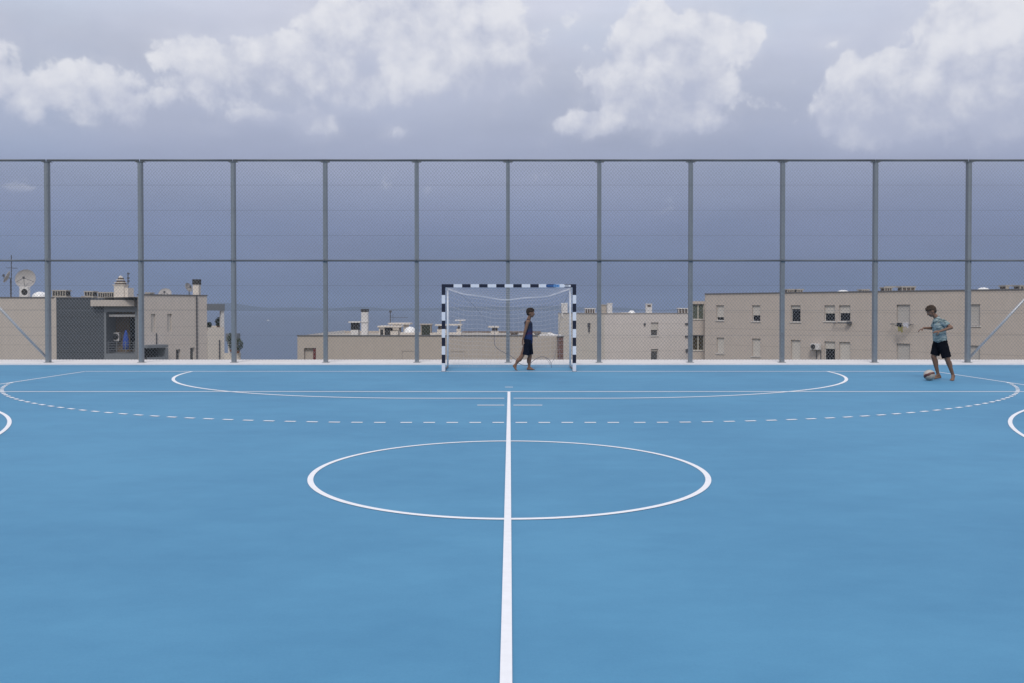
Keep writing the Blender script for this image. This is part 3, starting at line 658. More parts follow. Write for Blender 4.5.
for (x0, x1, y0) in ((510.5, 518.5, 332.4), (526, 531, 333.2), (535, 541, 332.8)): vent(rfc, x0, x1, y0, 335.8, YC + 4, 4, brown_m)
b = MB(); q0 = at(548, 335.5, YC + 1); b.add([at(547, 333.4, YC + 1.5), at(552, 335.4, YC + 1), at(558, 335.0, YC + 1), at(550, 332.6, YC + 2)] , [(0, 1, 2, 3)]); 
p0 = at(540, 336, YC + .4); p1 = at(562, 335.2, YC + .4); b.box(p0.x, p1.x, YC + .3, YC + 2, p0.z, p1.z); b.build('pale_slab', white_m, rfc)
r_ = empty('tv_antenna', (*xy(390.5, YC + 4), zc)); tag(r_, 'thin television antenna with a long horizontal boom above the low centre roof', 'antenna', 'antennas on the roofs')
b = MB(); b.tube([at(390.3, 335, YC + 4), at(390.3, 310.5, YC + 4)], .035, 6); b.build('pole', steel_d, r_)
b = MB(); b.tube([at(390.3, 317.6, YC + 4), at(408, 317.6, YC + 4)], .018, 5); q = at(390.3, 311, YC + 4); b.box(q.x - .08, q.x + .1, q.y - .1, q.y + .1, q.z - .1, q.z + .03)
for k in range(8):
    q = at(392 + k*2, 317.6, YC + 4); b.tube([q - Vector((0, .3, 0)), q + Vector((0, .3, 0))], .012, 4)
q = at(393, 317.6, YC + 4); b.tube([q + Vector((0, 0, .25)), q - Vector((0, 0, .25))], .012, 4); b.build('boom', steel_d, r_)

# --- middle right block
k0, k1, k2 = xy(558.3, 97), xy(604.5, 88), xy(700, 93)
zm = at(604.5, 313.8, 88).z
mb_ = empty('apartment_building', (*k1, GZ)); tag(mb_, 'pale flat roofed block with two visible windows right of the goal', 'building')
wa = Wall(k0, k1, GZ, zm); b = MB(); wa.mesh(b); outer(b, [(k0[0] + 2, k0[1] + 10), k0], GZ, zm); b.build('side_wall', wall_p, mb_)
wb = Wall(k1, k2, GZ, zm)
window(wb, mb_, (651, 658.3, 322.5, 336), 'half', shut_w, mat('grey_glass', (.09, .09, .09), .2), frac=.55); window(wb, mb_, (651, 658.3, 349, 362), 'half', shut_w, _m['grey_glass'], frac=.18, sill=False)
b = MB(); wb.mesh(b); outer(b, [k2, (k2[0], k2[1] + 10), (k0[0] + 2, k0[1] + 10)], GZ, zm); b.build('wall', wall_g, mb_)
rfm = roof(mb_, [k0, k1, k2, (k2[0], k2[1] + 10), (k0[0] + 2, k0[1] + 10)], zm - .1)
bw = MB(); cope(bw, [k0, k1], zm, h=.06); cope(bw, [k1, k2], zm, h=.06); bw.build('coping', mat('grey_coping', (.3, .28, .27), .8), mb_)
b = MB()
u0, u1, v0, v1 = wa.rect(588.7, 590.3, 323, 327.5); wa.box(b, u0, u1, .003, .15, v0, v1); u0, u1, v0, v1 = wa.rect(589, 589.9, 328, 332); wa.box(b, u0, u1, .003, .1, v0, v1)
b.build('wall_lamp', steel_d, mb_)
for (x0, x1, y0, y1) in ((643.6, 645, 323.2, 325.2), (685, 688, 323, 324.4), (685, 688, 335.6, 337), (685.5, 688, 349, 352)): b = MB(); u0, u1, v0, v1 = wb.rect(x0, x1, y0, y1); wb.box(b, u0, u1, .003, .14, v0, v1); b.build('wall_grille', steel_d, mb_)
chimney(rfm, 561.5, 567.5, 303, 315, 96, white_m, dome_m, .12); chimney(rfm, 607.5, 612.3, 303, 315, 90, white_m, white_m, .1); chimney(rfm, 646.2, 652, 303.6, 315, 91, white_m, white_m, .1)
b = MB(); q0 = at(647, 306.8, 90.99); q1 = at(651.2, 305, 90.99); b.box(q0.x + .05, q1.x - .05, 90.97, 90.99, q0.z, q1.z); b.build('chimney_opening', brown_m, rfm)
vent(rfm, 584.8, 595.5, 308.2, 314.5, 93, 4, white_m, body=brown_m); vent(rfm, 678.5, 688.5, 308, 315, 93, 3, white_m, body=brown_m); vent(rfm, 601, 607.3, 304.5, 315, 91.2, 1, roof_m, body=wall_c)
dome(rfm, 628.5, 636, 310.3, 314.5, 92)
b = MB(); q0 = at(621, 314.5, 92); q1 = at(630, 312.6, 92); b.box(q0.x, q1.x, 92, 93.2, q0.z - .1, q1.z); b.build('skylight_kerb', wall_p, rfm)

# --- right block
r0, r1 = xy(705, 77.5), xy(1100, 55.6)
d0 = Vector((*r0, 0)); 
rr1 = (29.6 + (29.6 - 17.7)*0.9, 64.5 - 13*0.9)
r0 = (17.68, 77.5); r1 = (29.6 + 11.92*.95, 64.5 - 13*.95)
zr = at(705, 294.4, 77.5).z
rb = empty('apartment_building', (*r0, GZ)); tag(rb, 'long beige apartment block with roller shutters stretching to the right edge', 'building')
w = Wall(r0, r1, GZ, zr)
for r4, kd, fr in (((716.2, 724, 305.3, 320.6), 'half', .78), ((752, 760.3, 305.3, 321.5), 'half', .62), ((790.8, 800.5, 305.3, 322), 'half', .22), ((824.3, 835, 305.3, 321.5), 'half', .5), ((839, 850.3, 305.3, 321.5), 'half', .48), ((896.5, 910, 304.6, 324), 'closed', 1), ((965.3, 980, 304.3, 326), 'closed', 1),
                   ((716.6, 724, 337.6, 353.6), 'closed', 1), ((752, 760.3, 338.6, 356.5), 'closed', 1), ((791, 800.5, 340, 360), 'closed', 1), ((824.3, 835, 341.5, 366), 'half', .3), ((839, 850.3, 342, 366), 'closed', 1), ((896.5, 910, 343.6, 366), 'closed', 1), ((965.3, 980, 345.5, 368), 'closed', 1)):
    window(w, rb, r4, kd, shut_w if r4[0] < 860 else shut_m, frac=fr)
b = MB(); w.mesh(b); dv = w.n * -13; outer(b, [(r0[0] - .02, r0[1]), (r0[0] + dv.x, r0[1] + dv.y)][::-1], GZ, zr)
outer(b, [r1, (r1[0] + dv.x, r1[1] + dv.y), (r0[0] + dv.x, r0[1] + dv.y)], GZ, zr); b.build('wall', wall_w, rb)
rfr = roof(rb, [r0, r1, (r1[0] + dv.x, r1[1] + dv.y), (r0[0] + dv.x, r0[1] + dv.y)], zr - .12)
bw = MB(); cope(bw, [r0, r1], zr); bw.build('coping', coping_m, rb)
for (x0, x1, y0, y1, Y) in ((787.5, 795, 289, 293.5, 73), (796.8, 803.5, 289, 293.5, 73), (862, 870, 289.2, 292.5, 69), (884.5, 893, 287, 292.5, 68), (902, 916, 286.3, 292.5, 67), (1006, 1010, 285, 291, 61), (1020, 1032, 285, 291, 61)):
    vent(rfr, x0, x1, y0, y1, Y, 3, roof_m, body=brown_m)
b = MB(); q0 = at(885, 292, 69); q1 = at(916, 286.2, 69); b.box(q0.x, q1.x, 69, 69.12, q1.z - .1, q1.z); b.box(q0.x - .3, q0.x + .1, 69, 69.12, q0.z, q1.z - .25); b.build('roof_rail', roof_m, rfr)
b = MB(); q0 = at(1006, 291, 62); q1 = at(1032, 285, 62); b.box(q0.x, q1.x, 62, 62.1, q1.z - .1, q1.z); b.build('roof_rail', roof_m, rfr)
dome(rfr, 839.5, 850.5, 289.9, 292, 70); dome(rfr, 980.5, 993, 287.3, 291, 62)
# wing with two glazed windows
z2 = at(699, 301.2, 79).z
w = Wall(xy(690.2, 79), xy(706, 79), GZ, z2)
wg = empty('stair_wing', (*xy(695, 79), GZ)); tag(wg, 'narrow lower wing with two wide cream framed windows left of the long beige block', 'building')
for r4, g_ in (((692.8, 704, 304, 319.3), glass_g), ((692.8, 704, 335, 350.4), mat('curtained_glass', (.06, .05, .03), .2, .3, 2))): window(w, wg, r4, 'open', gl=g_, mull=True)
b = MB(); w.mesh(b); p_ = xy(690.2, 79); outer(b, [xy(691.2, 87), p_], GZ, z2); b.build('wall', wall_w, wg)
rw = roof(wg, [xy(690.2, 79), xy(706, 79), xy(706, 87), xy(691.2, 87)], z2 - .02)
# right block: AC on legs, laundry
w = Wall(r0, r1, GZ, zr)
u0, u1, v0, v1 = w.rect(813.5, 822, 343.5, 349.5); pm = w.P((u0 + u1)/2, v0, .1)
ro = empty('air_conditioner', pm); tag(ro, 'air conditioner on a bracket beside the dark lower window of the long beige block', 'air conditioner', 'air conditioning units')
b = MB(); w.box(b, u0, u1, .12, .5, v0, v1); bev(b.build('casing', white_m, ro), .02)
b = MB(); Mt = w.M4() @ Matrix.Translation((u0 + (u1 - u0)*.3, .505, (v0 + v1)/2)) @ Matrix.Rotation(R(-90), 4, 'X'); b.lathe([(.2, 0), (.2, .02), (0, .02)], 20, Mt); b.build('fan_grille', dark_m, ro)
b = MB(); w.box(b, u0 + .1, u0 + .15, .01, .5, v0 - .06, v0 - .003); b.build('bracket', steel_d, ro); b = MB(); w.box(b, u1 - .15, u1 - .1, .01, .5, v0 - .06, v0 - .003); b.build('bracket', steel_d, ro)
b = MB(); w.box(b, u0 + .25, u0 + .3, .01, .06, v0 - 1.6, v0 - .06); b.build('pipe', steel_d, ro); b = MB(); w.box(b, u1 - .1, u1 - .05, .01, .06, v0 - 1.6, v0 - .06); b.build('pipe', steel_d, ro)
u0, u1, v0, v1 = w.rect(893.5, 913.5, 322.5, 324); pm = w.P((u0 + u1)/2, v0, .1)
ro = empty('laundry_rack', pm); tag(ro, 'wall mounted drying rack under the upper right shuttered window', 'rack')
b = MB(); w.box(b, u0, u1, .62, .65, v0, v0 + .03); w.box(b, u0, u1, .35, .38, v0, v0 + .03); w.box(b, u0, u0 + .03, .003, .65, v0 - .035, v0 - .003); w.box(b, u1 - .03, u1, .003, .65, v0 - .035, v0 - .003); b.build('frame', steel_d, ro)
def cloth(px0, px1, py0, py1, c, label, wo):
    a, b_, c0, c1 = w.rect(px0, px1, py0, py1); g = MB(); n = 6
    vs = []
    for j in range(5):
        for i in range(n + 1):
            t = i/n; vs.append(w.P(a + (b_ - a)*t + .03*j*math.sin(i*2.0), c1 - (c1 - c0)*j/4*(1 - .2*math.sin(t*5)), wo + .03*math.sin(i*1.7 + j)))
    g.add(vs, [(j*(n+1)+i, j*(n+1)+i+1, (j+1)*(n+1)+i+1, (j+1)*(n+1)+i) for j in range(4) for i in range(n)])
    o = g.build('hanging_garment', mat('cloth_' + label.split()[0], c, .9, .1, 10)); so_ = o.modifiers.new('s', 'SOLIDIFY'); so_.thickness = .012
    tag(o, label, 'laundry', 'laundry on the drying rack')
cloth(900.5, 905.5, 322.6, 326.5, (.02, .02, .025), 'black garment hanging on the drying rack of the long beige block', .64)
cloth(901.5, 906.3, 326.2, 331.5, (.30, .27, .10), 'yellow garment hanging lowest on the drying rack', .60)
cloth(907, 912.5, 322.6, 327, (.6, .6, .66), 'white garment hanging at the right end of the drying rack', .64)
b = MB(); u0, u1, v0, v1 = w.rect(835, 852, 322.6, 323.4); w.box(b, u0, u1, .3, .33, v0, v1); w.box(b, u1 - .3, u1, .003, .33, v0 - .05, v1 + .1); w.box(b, u0, u0 + .05, .003, .3, v0, v1)
ro = b.build('laundry_rack', steel_d); tag(ro, 'empty drying rail under the paired upper windows of the long beige block', 'rack')

# boat far out on the water
bz = SEA; Yb_ = 855.7*56.5/(321 - 308)
bo = empty('motor_boat', ((268 - CX)/F*Yb_, Yb_, bz)); tag(bo, 'tiny white boat far out on the grey blue sea', 'boat')
cx_, cy_ = bo.location.x, bo.location.y; b = MB()
hull = [(-5, 1.3), (-2, 1.7), (2, 1.6), (5, .9), (7, .05)]
vs = []
for x, hw in [(a*1.5, c*1.5) for a, c in hull]:
    vs += [(cx_ + x, cy_ - hw, bz + 1.5), (cx_ + x, cy_ - hw*.6, bz - .3), (cx_ + x, cy_ + hw*.6, bz - .3), (cx_ + x, cy_ + hw, bz + 1.5)]
b.add(vs, [(i*4+j, (i+1)*4+j, (i+1)*4+(j+1) % 4, i*4+(j+1) % 4) for i in range(4) for j in range(4)] + [(3, 2, 1, 0), (16, 17, 18, 19)]); b.build('hull', dome_m, bo)
b = MB(); b.box(cx_ - 2.5, cx_ + 2.2, cy_ - 1.1, cy_ + 1.1, bz + 1.502, bz + 3.6); b.box(cx_ - 1.8, cx_ + 1, cy_ - .9, cy_ + .9, bz + 3.602, bz + 6.4); b.build('cabin', dome_m, bo)

# ------------------------------------------------------------------ fence
YF = 22.60
fe = empty('chain_link_fence', (0, YF, 0.05)); tag(fe, 'tall galvanised chain link fence on square posts along the far edge of the blue court', 'fence')
ZT, ZM = at(509, 160.0, YF).z, at(509, 260.6, YF).z
SPX = 2.4365; X0 = -0.048
OFF = [0, 91.4, 182.9, 274.9, 367.8, 461.2, 554.8]      # bay widths as measured, a little uneven
posts = [X0 + (1 if k >= 0 else -1)*OFF[abs(k)]/37.86 for k in range(-6, 7)]
pm = None
for i, x in enumerate(posts):
    if pm is None:
        b = MB(); b.box(x - .05, x + .05, YF, YF + .135, .062, ZT - .05); b.box(x - .09, x + .09, YF - .012, YF + .18, .052, .062); pm = bev(b.build('post', galv, fe), .006); px_ = x
    else:
        o = pm.copy(); COL.objects.link(o); o.parent = fe; o.location.x = x - px_
rl = None
for i in range(12):
    x0 = posts[i]
    if rl is None:
        rl = []
        for nm, z_, r_ in (('top_rail', ZT, .030), ('middle_rail', ZM, .026)):
            b = MB(); b.tube([(x0 + .004 - (.0), YF - .02 if nm != 'top_rail' else YF + .05, z_), (x0 + SPX - .004, YF - .02 if nm != 'top_rail' else YF + .05, z_)], r_, 12)
            rl.append(b.build(nm, mat('dull_rail_steel', (.14, .155, .175), .6, .15, 9, metal=.2), fe, smooth=True))
        b = MB()
        b.box(x0 - .12, x0 + .12, YF - .02, YF + .13, ZT - .045, ZT - .037); rl.append(b.build('rail_clamp', galv, fe))
        # chain link panels
        for nm, za, zb in (('mesh_panel', .12, ZM - .035), ('mesh_panel', ZM + .035, ZT - .04)):
            b = MB(); p_ = .086; xa, xb = x0 + .0, x0 + SPX - .0; yy = YF - .012; VS = 1.17; h_ = (zb - za)/VS; wd = xb - xa
            for sgn in (1, -1):
                k = -int(h_/p_) - 2
                while k*p_ < wd + h_:
                    c0 = k*p_ if sgn > 0 else k*p_ 
                    # line: x = c + sgn*z
                    if sgn > 0: t0, t1 = max(0, -c0), min(h_, wd - c0); f_ = lambda t: (xa + c0 + t, yy, za + t*VS)
                    else: t0, t1 = max(0, c0 - wd), min(h_, c0); f_ = lambda t: (xa + c0 - t, yy - .003, za + t*VS)
                    if t1 - t0 > .02: b.tube([f_(t0), f_(t1)], .0026, 4, cap=False)
                    k += 1
            rl.append(b.build(nm, mat('galvanised_wire', (.22, .235, .26), .5, .05, 8, metal=.2), fe))
        b = MB()
        for za, zb in ((.12, ZM), (ZM, ZT)):
            for q in (.25, .5, .75): b.tube([(x0, YF - .018, za + (zb - za)*q), (x0 + SPX, YF - .018, za + (zb - za)*q)], .0025, 5)
        rl.append(b.build('tension_wire', mat('dull_wire', (.16, .17, .19), .6), fe))
    else:
        for o in rl:
            c = o.copy(); COL.objects.link(c); c.parent = fe; c.location.x = posts[i] - posts[0]
o = rl[2].copy(); COL.objects.link(o); o.parent = fe; o.location.x = posts[12] - posts[0]
for s_ in (0, 1):
    xi, xo = (posts[1], posts[0]) if s_ == 0 else (posts[-2], posts[-1]); sg = 1 if s_ == 0 else -1
    b = MB(); b.tube([(xi - sg*.04, YF + .08, .16), (xo + sg*.05, YF + .08, ZM - .05)], .032, 12); b.build('brace', mat('bright_galvanised', (.50, .52, .55), .4, .08, 9, metal=.3), fe, smooth=True)

# ------------------------------------------------------------------ handball goal
navy = mat('navy_paint', (.004, .008, .028), .6, .1, 8); gw = mat('white_goal_paint', (.66, .69, .76), .45, .04, 8)
go = empty('handball_goal', (0, DG, 0)); tag(go, 'handball goal with navy and white banded frame and a sagging net', 'goal')
GX = -0.02; y0, y1 = DG - .04, DG + .04
for s_ in (-1, 1):
    b = MB(); xa, xb = sorted((GX + s_*1.5, GX + s_*1.58)); z = 0.006
    for k in range(9): b.cur = 0 if k % 2 == 0 else 1; b.box(xa, xb, y0, y1, z + (.0 if k else 0), .2*(k + 1)); z = .2*(k + 1)
    b.cur = 1; b.box(xa, xb, y0, y1, 1.8, 2.055); b.build('goal_post', [gw, navy], go)
b = MB(); b.cur = 1; b.box(GX - 1.4999, GX - 1.3, y0, y1, 1.98, 2.055); x = GX - 1.3
for k in range(13): b.cur = 0 if k % 2 == 0 else 1; b.box(x, x + .2, y0, y1, 1.98, 2.055); x += .2
b.cur = 1; b.box(x, GX + 1.4999, y0, y1, 1.98, 2.055); cb_ = b.build('crossbar', [gw, navy], go)
b = MB(); p = at(546, 286, DG); q = at(559.5, 286, DG); b.box(p.x, p.x + (q.x-p.x)*.55, y0 - .002, y0, 1.986, 2.049); b.cur = 1; b.box(p.x + (q.x-p.x)*.55, q.x, y0 - .002, y0, 1.986, 2.049)
b.cur = 2
for k in range(5): b.box(p.x + .05 + k*.05, p.x + .08 + k*.05, y0 - .0035, y0 - .002, 2.004, 2.03)
b.build('sticker', [mat('blue_sticker', (.02, .07, .22), .5), mat('light_blue_sticker', (.12, .28, .55), .5), mat('sticker_print', (.04, .13, .32), .5)], cb_)
b = MB(); p = at(563.6, 286, DG); q = at(571, 286, DG); b.box(p.x + .01, q.x - .01, y0 - .002, y0, 1.995, 2.04); b.cur = 1; b.box(p.x + .03, q.x - .06, y0 - .0035, y0 - .002, 2.005, 2.03); b.build('plate', [gw, mat('plate_print', (.25, .26, .30), .5)], cb_)
YB = DG + 1.4; tubew = mat('white_tube', (.74, .76, .80), .4, .04, 8)
for s_ in (-1, 1):
    xx = GX + s_*1.54
    b = MB(); b.tube([(xx, YB, .03), (xx, YB, 1.97)], .022, 10); b.build('rear_upright', tubew, go, smooth=True)
    b = MB(); b.tube([(xx, y1 + .001, 2.03), (xx, YB, 1.97)], .016, 8); b.build('top_strut', tubew, go, smooth=True)
    b = MB(); b.tube([(xx, y1 + .001, .03), (xx, YB, .03)], .02, 8); b.build('ground_bar', steel_d, go, smooth=True)
    b = MB(); b.box(xx - .05, xx + .05, y0 - .03, y1 + .05, .0, .006); b.build('foot_plate', steel_d, go)
# net: crossbar -> sagging rear rope -> ground, plus the sides
def sag(u): return 0.24*(1 - (2*u - 1)**2) + 0.018*math.sin(u*17) - 0.018*math.sin(17)*u
def netpt(u, v):    # u across 0..1, v 0 crossbar .. 1 ground
    x = GX - 1.49 + 2.98*u
    topv = .33
    if v < topv:
        t = v/topv; return Vector((x, y1 + t*(1.33), 1.975 - .03*t - sag(u)*math.sin(t*math.pi/2)*1.0))
    t = (v - topv)/(1 - topv); z_ = (1.97 - sag(u))*(1 - t) + .015*t
    return Vector((x + .012*math.sin(u*40 + t*9), YB - .03 - .16*math.sin(math.pi*t)*math.sin(math.pi*u) + .03*math.sin(u*23 + t*5), z_ + .012*math.sin(u*31)*math.sin(math.pi*t)))
cord = mat('net_cord', (.54, .54, .58), .8, .05, 8)
b = MB(); NU, NV = 26, 25
for i in range(NU + 1):
    b.tube([netpt(i/NU, j/20) for j in range(21)], .0016, 3, cap=False)
for j in range(1, NV + 1):
    b.tube([netpt(i/36, j/NV) for i in range(37)], .0021, 3, cap=False)
for s_ in (-1, 1):
    xx = GX + s_*1.51
    for k in range(1, 7): b.tube([(xx, y1 + .2*k, .02), (xx + .02*math.sin(k), y1 + .2*k, 1.97)], .0016, 3, cap=False)
    for k in range(1, 20): b.tube([(xx + .015*math.sin(k*1.7 + t), y1 + .2*t, .1*k + .02*math.sin(k + t)) for t in range(7)], .0016, 3, cap=False)
nt_ = b.build('net', cord, go)
b = MB(); b.tube([netpt(i/40, .33) for i in range(41)], .006, 6); b.build('head_rope', gw, nt_, smooth=True)
rope = mat('grey_rope', (.11, .13, .18), .8)
def px_rope(pts, Y, r, m_, nm='bottom_rope'):
    P = [at(x, y, Y) for x, y in pts]; out_ = []
    for i in range(len(P) - 1):
        a = P[max(i-1, 0)]; b1 = P[i]; c = P[i+1]; d = P[min(i+2, len(P)-1)]
        for k in range(6):
            t = k/6; out_.append(.5*((2*b1) + (c - a)*t + (2*a - 5*b1 + 4*c - d)*t*t + (3*b1 - a - 3*c + d)*t**3))
    out_.append(P[-1]); g = MB(); g.tube(out_, r, 6); return g.build(nm, m_, nt_, smooth=True)
px_rope([(494.5, 326), (494.2, 340), (496, 347), (503, 352), (510, 355.5), (516, 360), (520, 364), (527, 365.5), (533, 361), (540, 357), (546, 357.5), (550.5, 362), (551.5, 368)], YB - .1, .006, rope)
px_rope([(545.5, 358), (549, 362.5), (550.2, 364.5), (553, 360.5), (555, 356), (558, 340), (561.5, 312), (570, 290)], YB - .12, .0035, rope)
px_rope([(452, 290), (464, 297), (474, 306), (484, 319), (490, 330)], YB - .2, .0028, rope, 'loose_cord')

# ------------------------------------------------------------------ people
def sphere(mb, c, r, M4=None, n=12, sc=(1, 1, 1)):
    vs = []; fs = []; c = Vector(c)
    for i in range(n + 1):
        a = math.pi*i/n
        for j in range(2*n):
            t = math.pi*j/n; p = Vector((math.sin(a)*math.cos(t)*r*sc[0], math.sin(a)*math.sin(t)*r*sc[1], math.cos(a)*r*sc[2]))
            if M4: p = M4 @ p
            vs.append(c + p)
    for i in range(n):
        for j in range(2*n): fs.append((i*2*n + j, (i+1)*2*n + j, (i+1)*2*n + (j+1) % (2*n), i*2*n + (j+1) % (2*n)))
    mb.add(vs, fs)
def caps(mb, a, b_, ra, rb):
    a, b_ = Vector(a), Vector(b_); L_ = (b_ - a).length; d = (b_ - a)/max(L_, 1e-6)
    pts = []; rs = []
    for k in range(0, 6): t = R(90*k/5); pts.append(a - d*ra*math.cos(t)); rs.append(max(ra*math.sin(t), 1e-4))
    for k in range(1, 6): t = R(90*k/5); pts.append(b_ + d*rb*math.sin(t)); rs.append(max(rb*math.cos(t), 1e-4))
    # insert near-side ring of b
    pts.insert(6, b_.copy()); rs.insert(6, rb)
    n = 12; a0 = d.orthogonal().normalized(); b0 = d.cross(a0); vs = []
    for p, r_ in zip(pts, rs):
        for j in range(n): t = 2*math.pi*j/n; vs.append(p + (a0*math.cos(t) + b0*math.sin(t))*r_)
    k = len(pts); mb.add(vs, [(i*n + j, i*n + (j+1) % n, (i+1)*n + (j+1) % n, (i+1)*n + j) for i in range(k-1) for j in range(n)] + [tuple(range(n))[::-1], tuple((k-1)*n + j for j in range(n))])
def ell(mb, c, fwd, sx, sy, sz, up=Vector((0, 0, 1))):
    f_ = Vector(fwd).normalized(); s = Vector(up).cross(f_).normalized(); u = f_.cross(s)
    M3 = Matrix((f_, s, u)).transposed().to_4x4(); sphere(mb, c, 1.0, M3, 12, (sx, sy, sz))
def remesh(o, vox, it=4, fac=.5):
    m_ = o.modifiers.new('remesh', 'REMESH'); m_.mode = 'VOXEL'; m_.voxel_size = vox; m_.use_smooth_shade = True
    s_ = o.modifiers.new('smooth', 'SMOOTH'); s_.iterations = it; s_.factor = fac; return o
def hand(mb, wrist, d, nrm, curl=.5, sc=.82):
    """palm, four unequal bent fingers and a thumb from the side of the palm"""
    d = Vector(d).normalized(); nrm = Vector(nrm); nrm = (nrm - d*nrm.dot(d)).normalized(); side = d.cross(nrm)
    w_ = Vector(wrist)
    pc = w_ + d*.045*sc
    for k in (-1, -.33, .33, 1): caps(mb, w_ + side*k*.018*sc, w_ + d*.085*sc + side*k*.03*sc, .014*sc, .0125*sc)
    for k, ln in zip((-1, -.33, .33, 1), (.062, .078, .083, .074)):
        p = w_ + d*.088*sc + side*k*.03*sc; dd = d.copy()
        for seg in (.45, .32, .23):
            q = p + dd*ln*seg*sc; caps(mb, p, q, .0088*sc, .0078*sc); p = q
            dd = (dd*math.cos(curl) + nrm*math.sin(curl)).normalized()
    p = w_ + d*.02*sc + side*.026*sc; dd = (d*.6 + side*.75 + nrm*.25).normalized()
    for seg in (.045, .033, .026): q = p + dd*seg*sc; caps(mb, p, q, .0125*sc, .0095*sc); p = q; dd = (dd + d*.35 + nrm*.2).normalized()
def foot(mb, ankle, toe, ground=True, w_=.034):
    a, t_ = Vector(ankle), Vector(toe); d = (t_ - a); dh = d.normalized()
    heel = a - dh*.04; heel.z = min(heel.z, a.z) - .035 if abs(dh.z) < .75 else heel.z
    return d
def bare_foot(mb, ankle, heel, ball, toe, side):
    ankle, heel, ball, toe, side = map(Vector, (ankle, heel, ball, toe, side)); side = side.normalized()
    caps(mb, ankle, heel, .034, .028); 
    for s_ in (-1, 0, 1): caps(mb, heel, ball + side*s_*.020, .026, .019)
    caps(mb, ankle, ball, .032, .02)
    for k, ln in zip((-2, -1, 0, 1, 2), (1.0, .97, .88, .78, .66)):
        p = ball + side*k*.0155; d = (toe - ball)*ln; caps(mb, p, p + d, .0125 if k == -2 else .010, .0095 if k == -2 else .0075)
def head(mb, c, fwd, sc=1.0):
    f_ = Vector(fwd).normalized(); s = Vector((0, 0, 1)).cross(f_).normalized(); u = f_.cross(s)
    def q(a, b_, c_): return Vector(c) + (f_*a + s*b_ + u*c_)*sc
    ell(mb, q(-.012, 0, .022), f_, .094*sc, .074*sc, .088*sc)        # skull
    ell(mb, q(.020, 0, -.030), f_, .066*sc, .058*sc, .070*sc)        # face
    ell(mb, q(.046, 0, -.082), f_, .026*sc, .028*sc, .022*sc)        # chin
    caps(mb, q(.010, .040, -.060), q(.045, .016, -.086), .020*sc, .016*sc); caps(mb, q(.010, -.040, -.060), q(.045, -.016, -.086), .020*sc, .016*sc)
    caps(mb, q(.080, 0, .004), q(.098, 0, -.028), .008*sc, .012*sc)  # nose
    caps(mb, q(.092, .008, -.032), q(.092, -.008, -.032), .007*sc, .007*sc)
    caps(mb, q(.072, .026, .018), q(.078, -.026, .018), .011*sc, .011*sc)   # brow
    caps(mb, q(.078, .014, -.053), q(.078, -.014, -.053), .0075*sc, .0075*sc); caps(mb, q(.075, .012, -.063), q(.075, -.012, -.063), .008*sc, .008*sc)
    for k in (-1, 1):
        ell(mb, q(-.006, k*.074, -.012), f_ + s*k*.4, .017*sc, .007*sc, .027*sc)
        ell(mb, q(.058, k*.030, -.028), f_, .020*sc, .020*sc, .018*sc)      # cheek
    return q, f_, s, u
skin = mat('tanned_skin', (.175, .095, .062), .55, .06, 14); 
hairm = mat('brown_hair', (.045, .028, .018), .75, .35, 60, .6, 120)
hairm2 = mat('dark_hair', (.028, .018, .014), .75, .35, 60, .6, 120)
def eyes(q, root, sc=1.0):
    for k in (-1, 1):
        b = MB(); sphere(b, q(.066, k*.027, .001), .0085*sc, None, 6); e_ = b.build('eye', mat('eye_white', (.6, .58, .55), .3), root, smooth=True)
        b = MB(); sphere(b, q(.0722, k*.027, .001), .005*sc, None, 5); b.build('iris', mat('dark_iris', (.02, .012, .008), .2), e_, smooth=True)
def hair(q, f_, root, m_, sc=1.0, seed=1):
    b = MB(); rr = random.Random(seed)
    ell(b, q(-.020, 0, .038), f_, .098*sc, .079*sc, .080*sc); ell(b, q(-.055, 0, .0), f_, .052*sc, .066*sc, .066*sc)
    ell(b, q(.038, 0, .086), f_, .044*sc, .052*sc, .024*sc)
    for k in range(70):
        a = rr.uniform(0, 6.28); e_ = rr.uniform(.15, 1.5); o_ = (math.cos(a)*math.cos(e_)*.088 - .02, math.sin(a)*math.cos(e_)*.078, math.sin(e_)*.080 + .042)
        t_ = (o_[0] + .028*math.cos(a)*.6 + rr.uniform(.0, .028), o_[1] + .012*math.sin(a) + rr.uniform(-.012, .012), o_[2] + rr.uniform(-.012, .014))
        caps(b, q(*o_), q(*t_), .013*sc, .005*sc)
    return remesh(b.build('hair', m_, root), .005, 1)
def person(name, label, org):
    r_ = empty(name, org); tag(r_, label, 'person'); return r_

# boy walking to the right inside the goal -------------------------------------
YA = 20.52; og = Vector((at(525, 370, YA).x, YA, 0.0)); V = lambda x, y, z: og + Vector((x, y, z))
pa_ = person('person', 'barefoot boy in sleeveless blue top and dark shorts walking inside the goal', og)
b = MB(); fw = (1, -.12, -.06)
q, f_, s, u = head(b, V(.135, -.01, 1.375), fw, .98)
caps(b, V(.115, 0, 1.30), V(.075, 0, 1.19), .045, .05)
caps(b, V(.07, -.10, 1.165), V(.07, .10, 1.165), .055, .055)
for y in (-.06, 0, .06): caps(b, V(.082, y, 1.10), V(.075, y*.9, .72), .085 if y == 0 else .075, .085 if y == 0 else .078)
# near (right) arm hanging back
caps(b, V(.06, -.150, 1.160), V(-.005, -.185, .925), .045, .034); caps(b, V(-.005, -.185, .925), V(-.055, -.175, .735), .033, .022)
hand(b, V(-.057, -.175, .73), (-.12, .0, -1), (.9, .3, -.1), .55)
caps(b, V(.07, .150, 1.160), V(.035, .19, .93), .045, .034); caps(b, V(.035, .19, .93), V(.10, .18, .745), .033, .022)
hand(b, V(.10, .18, .74), (.2, 0, -1), (.7, -.5, 0), .5)
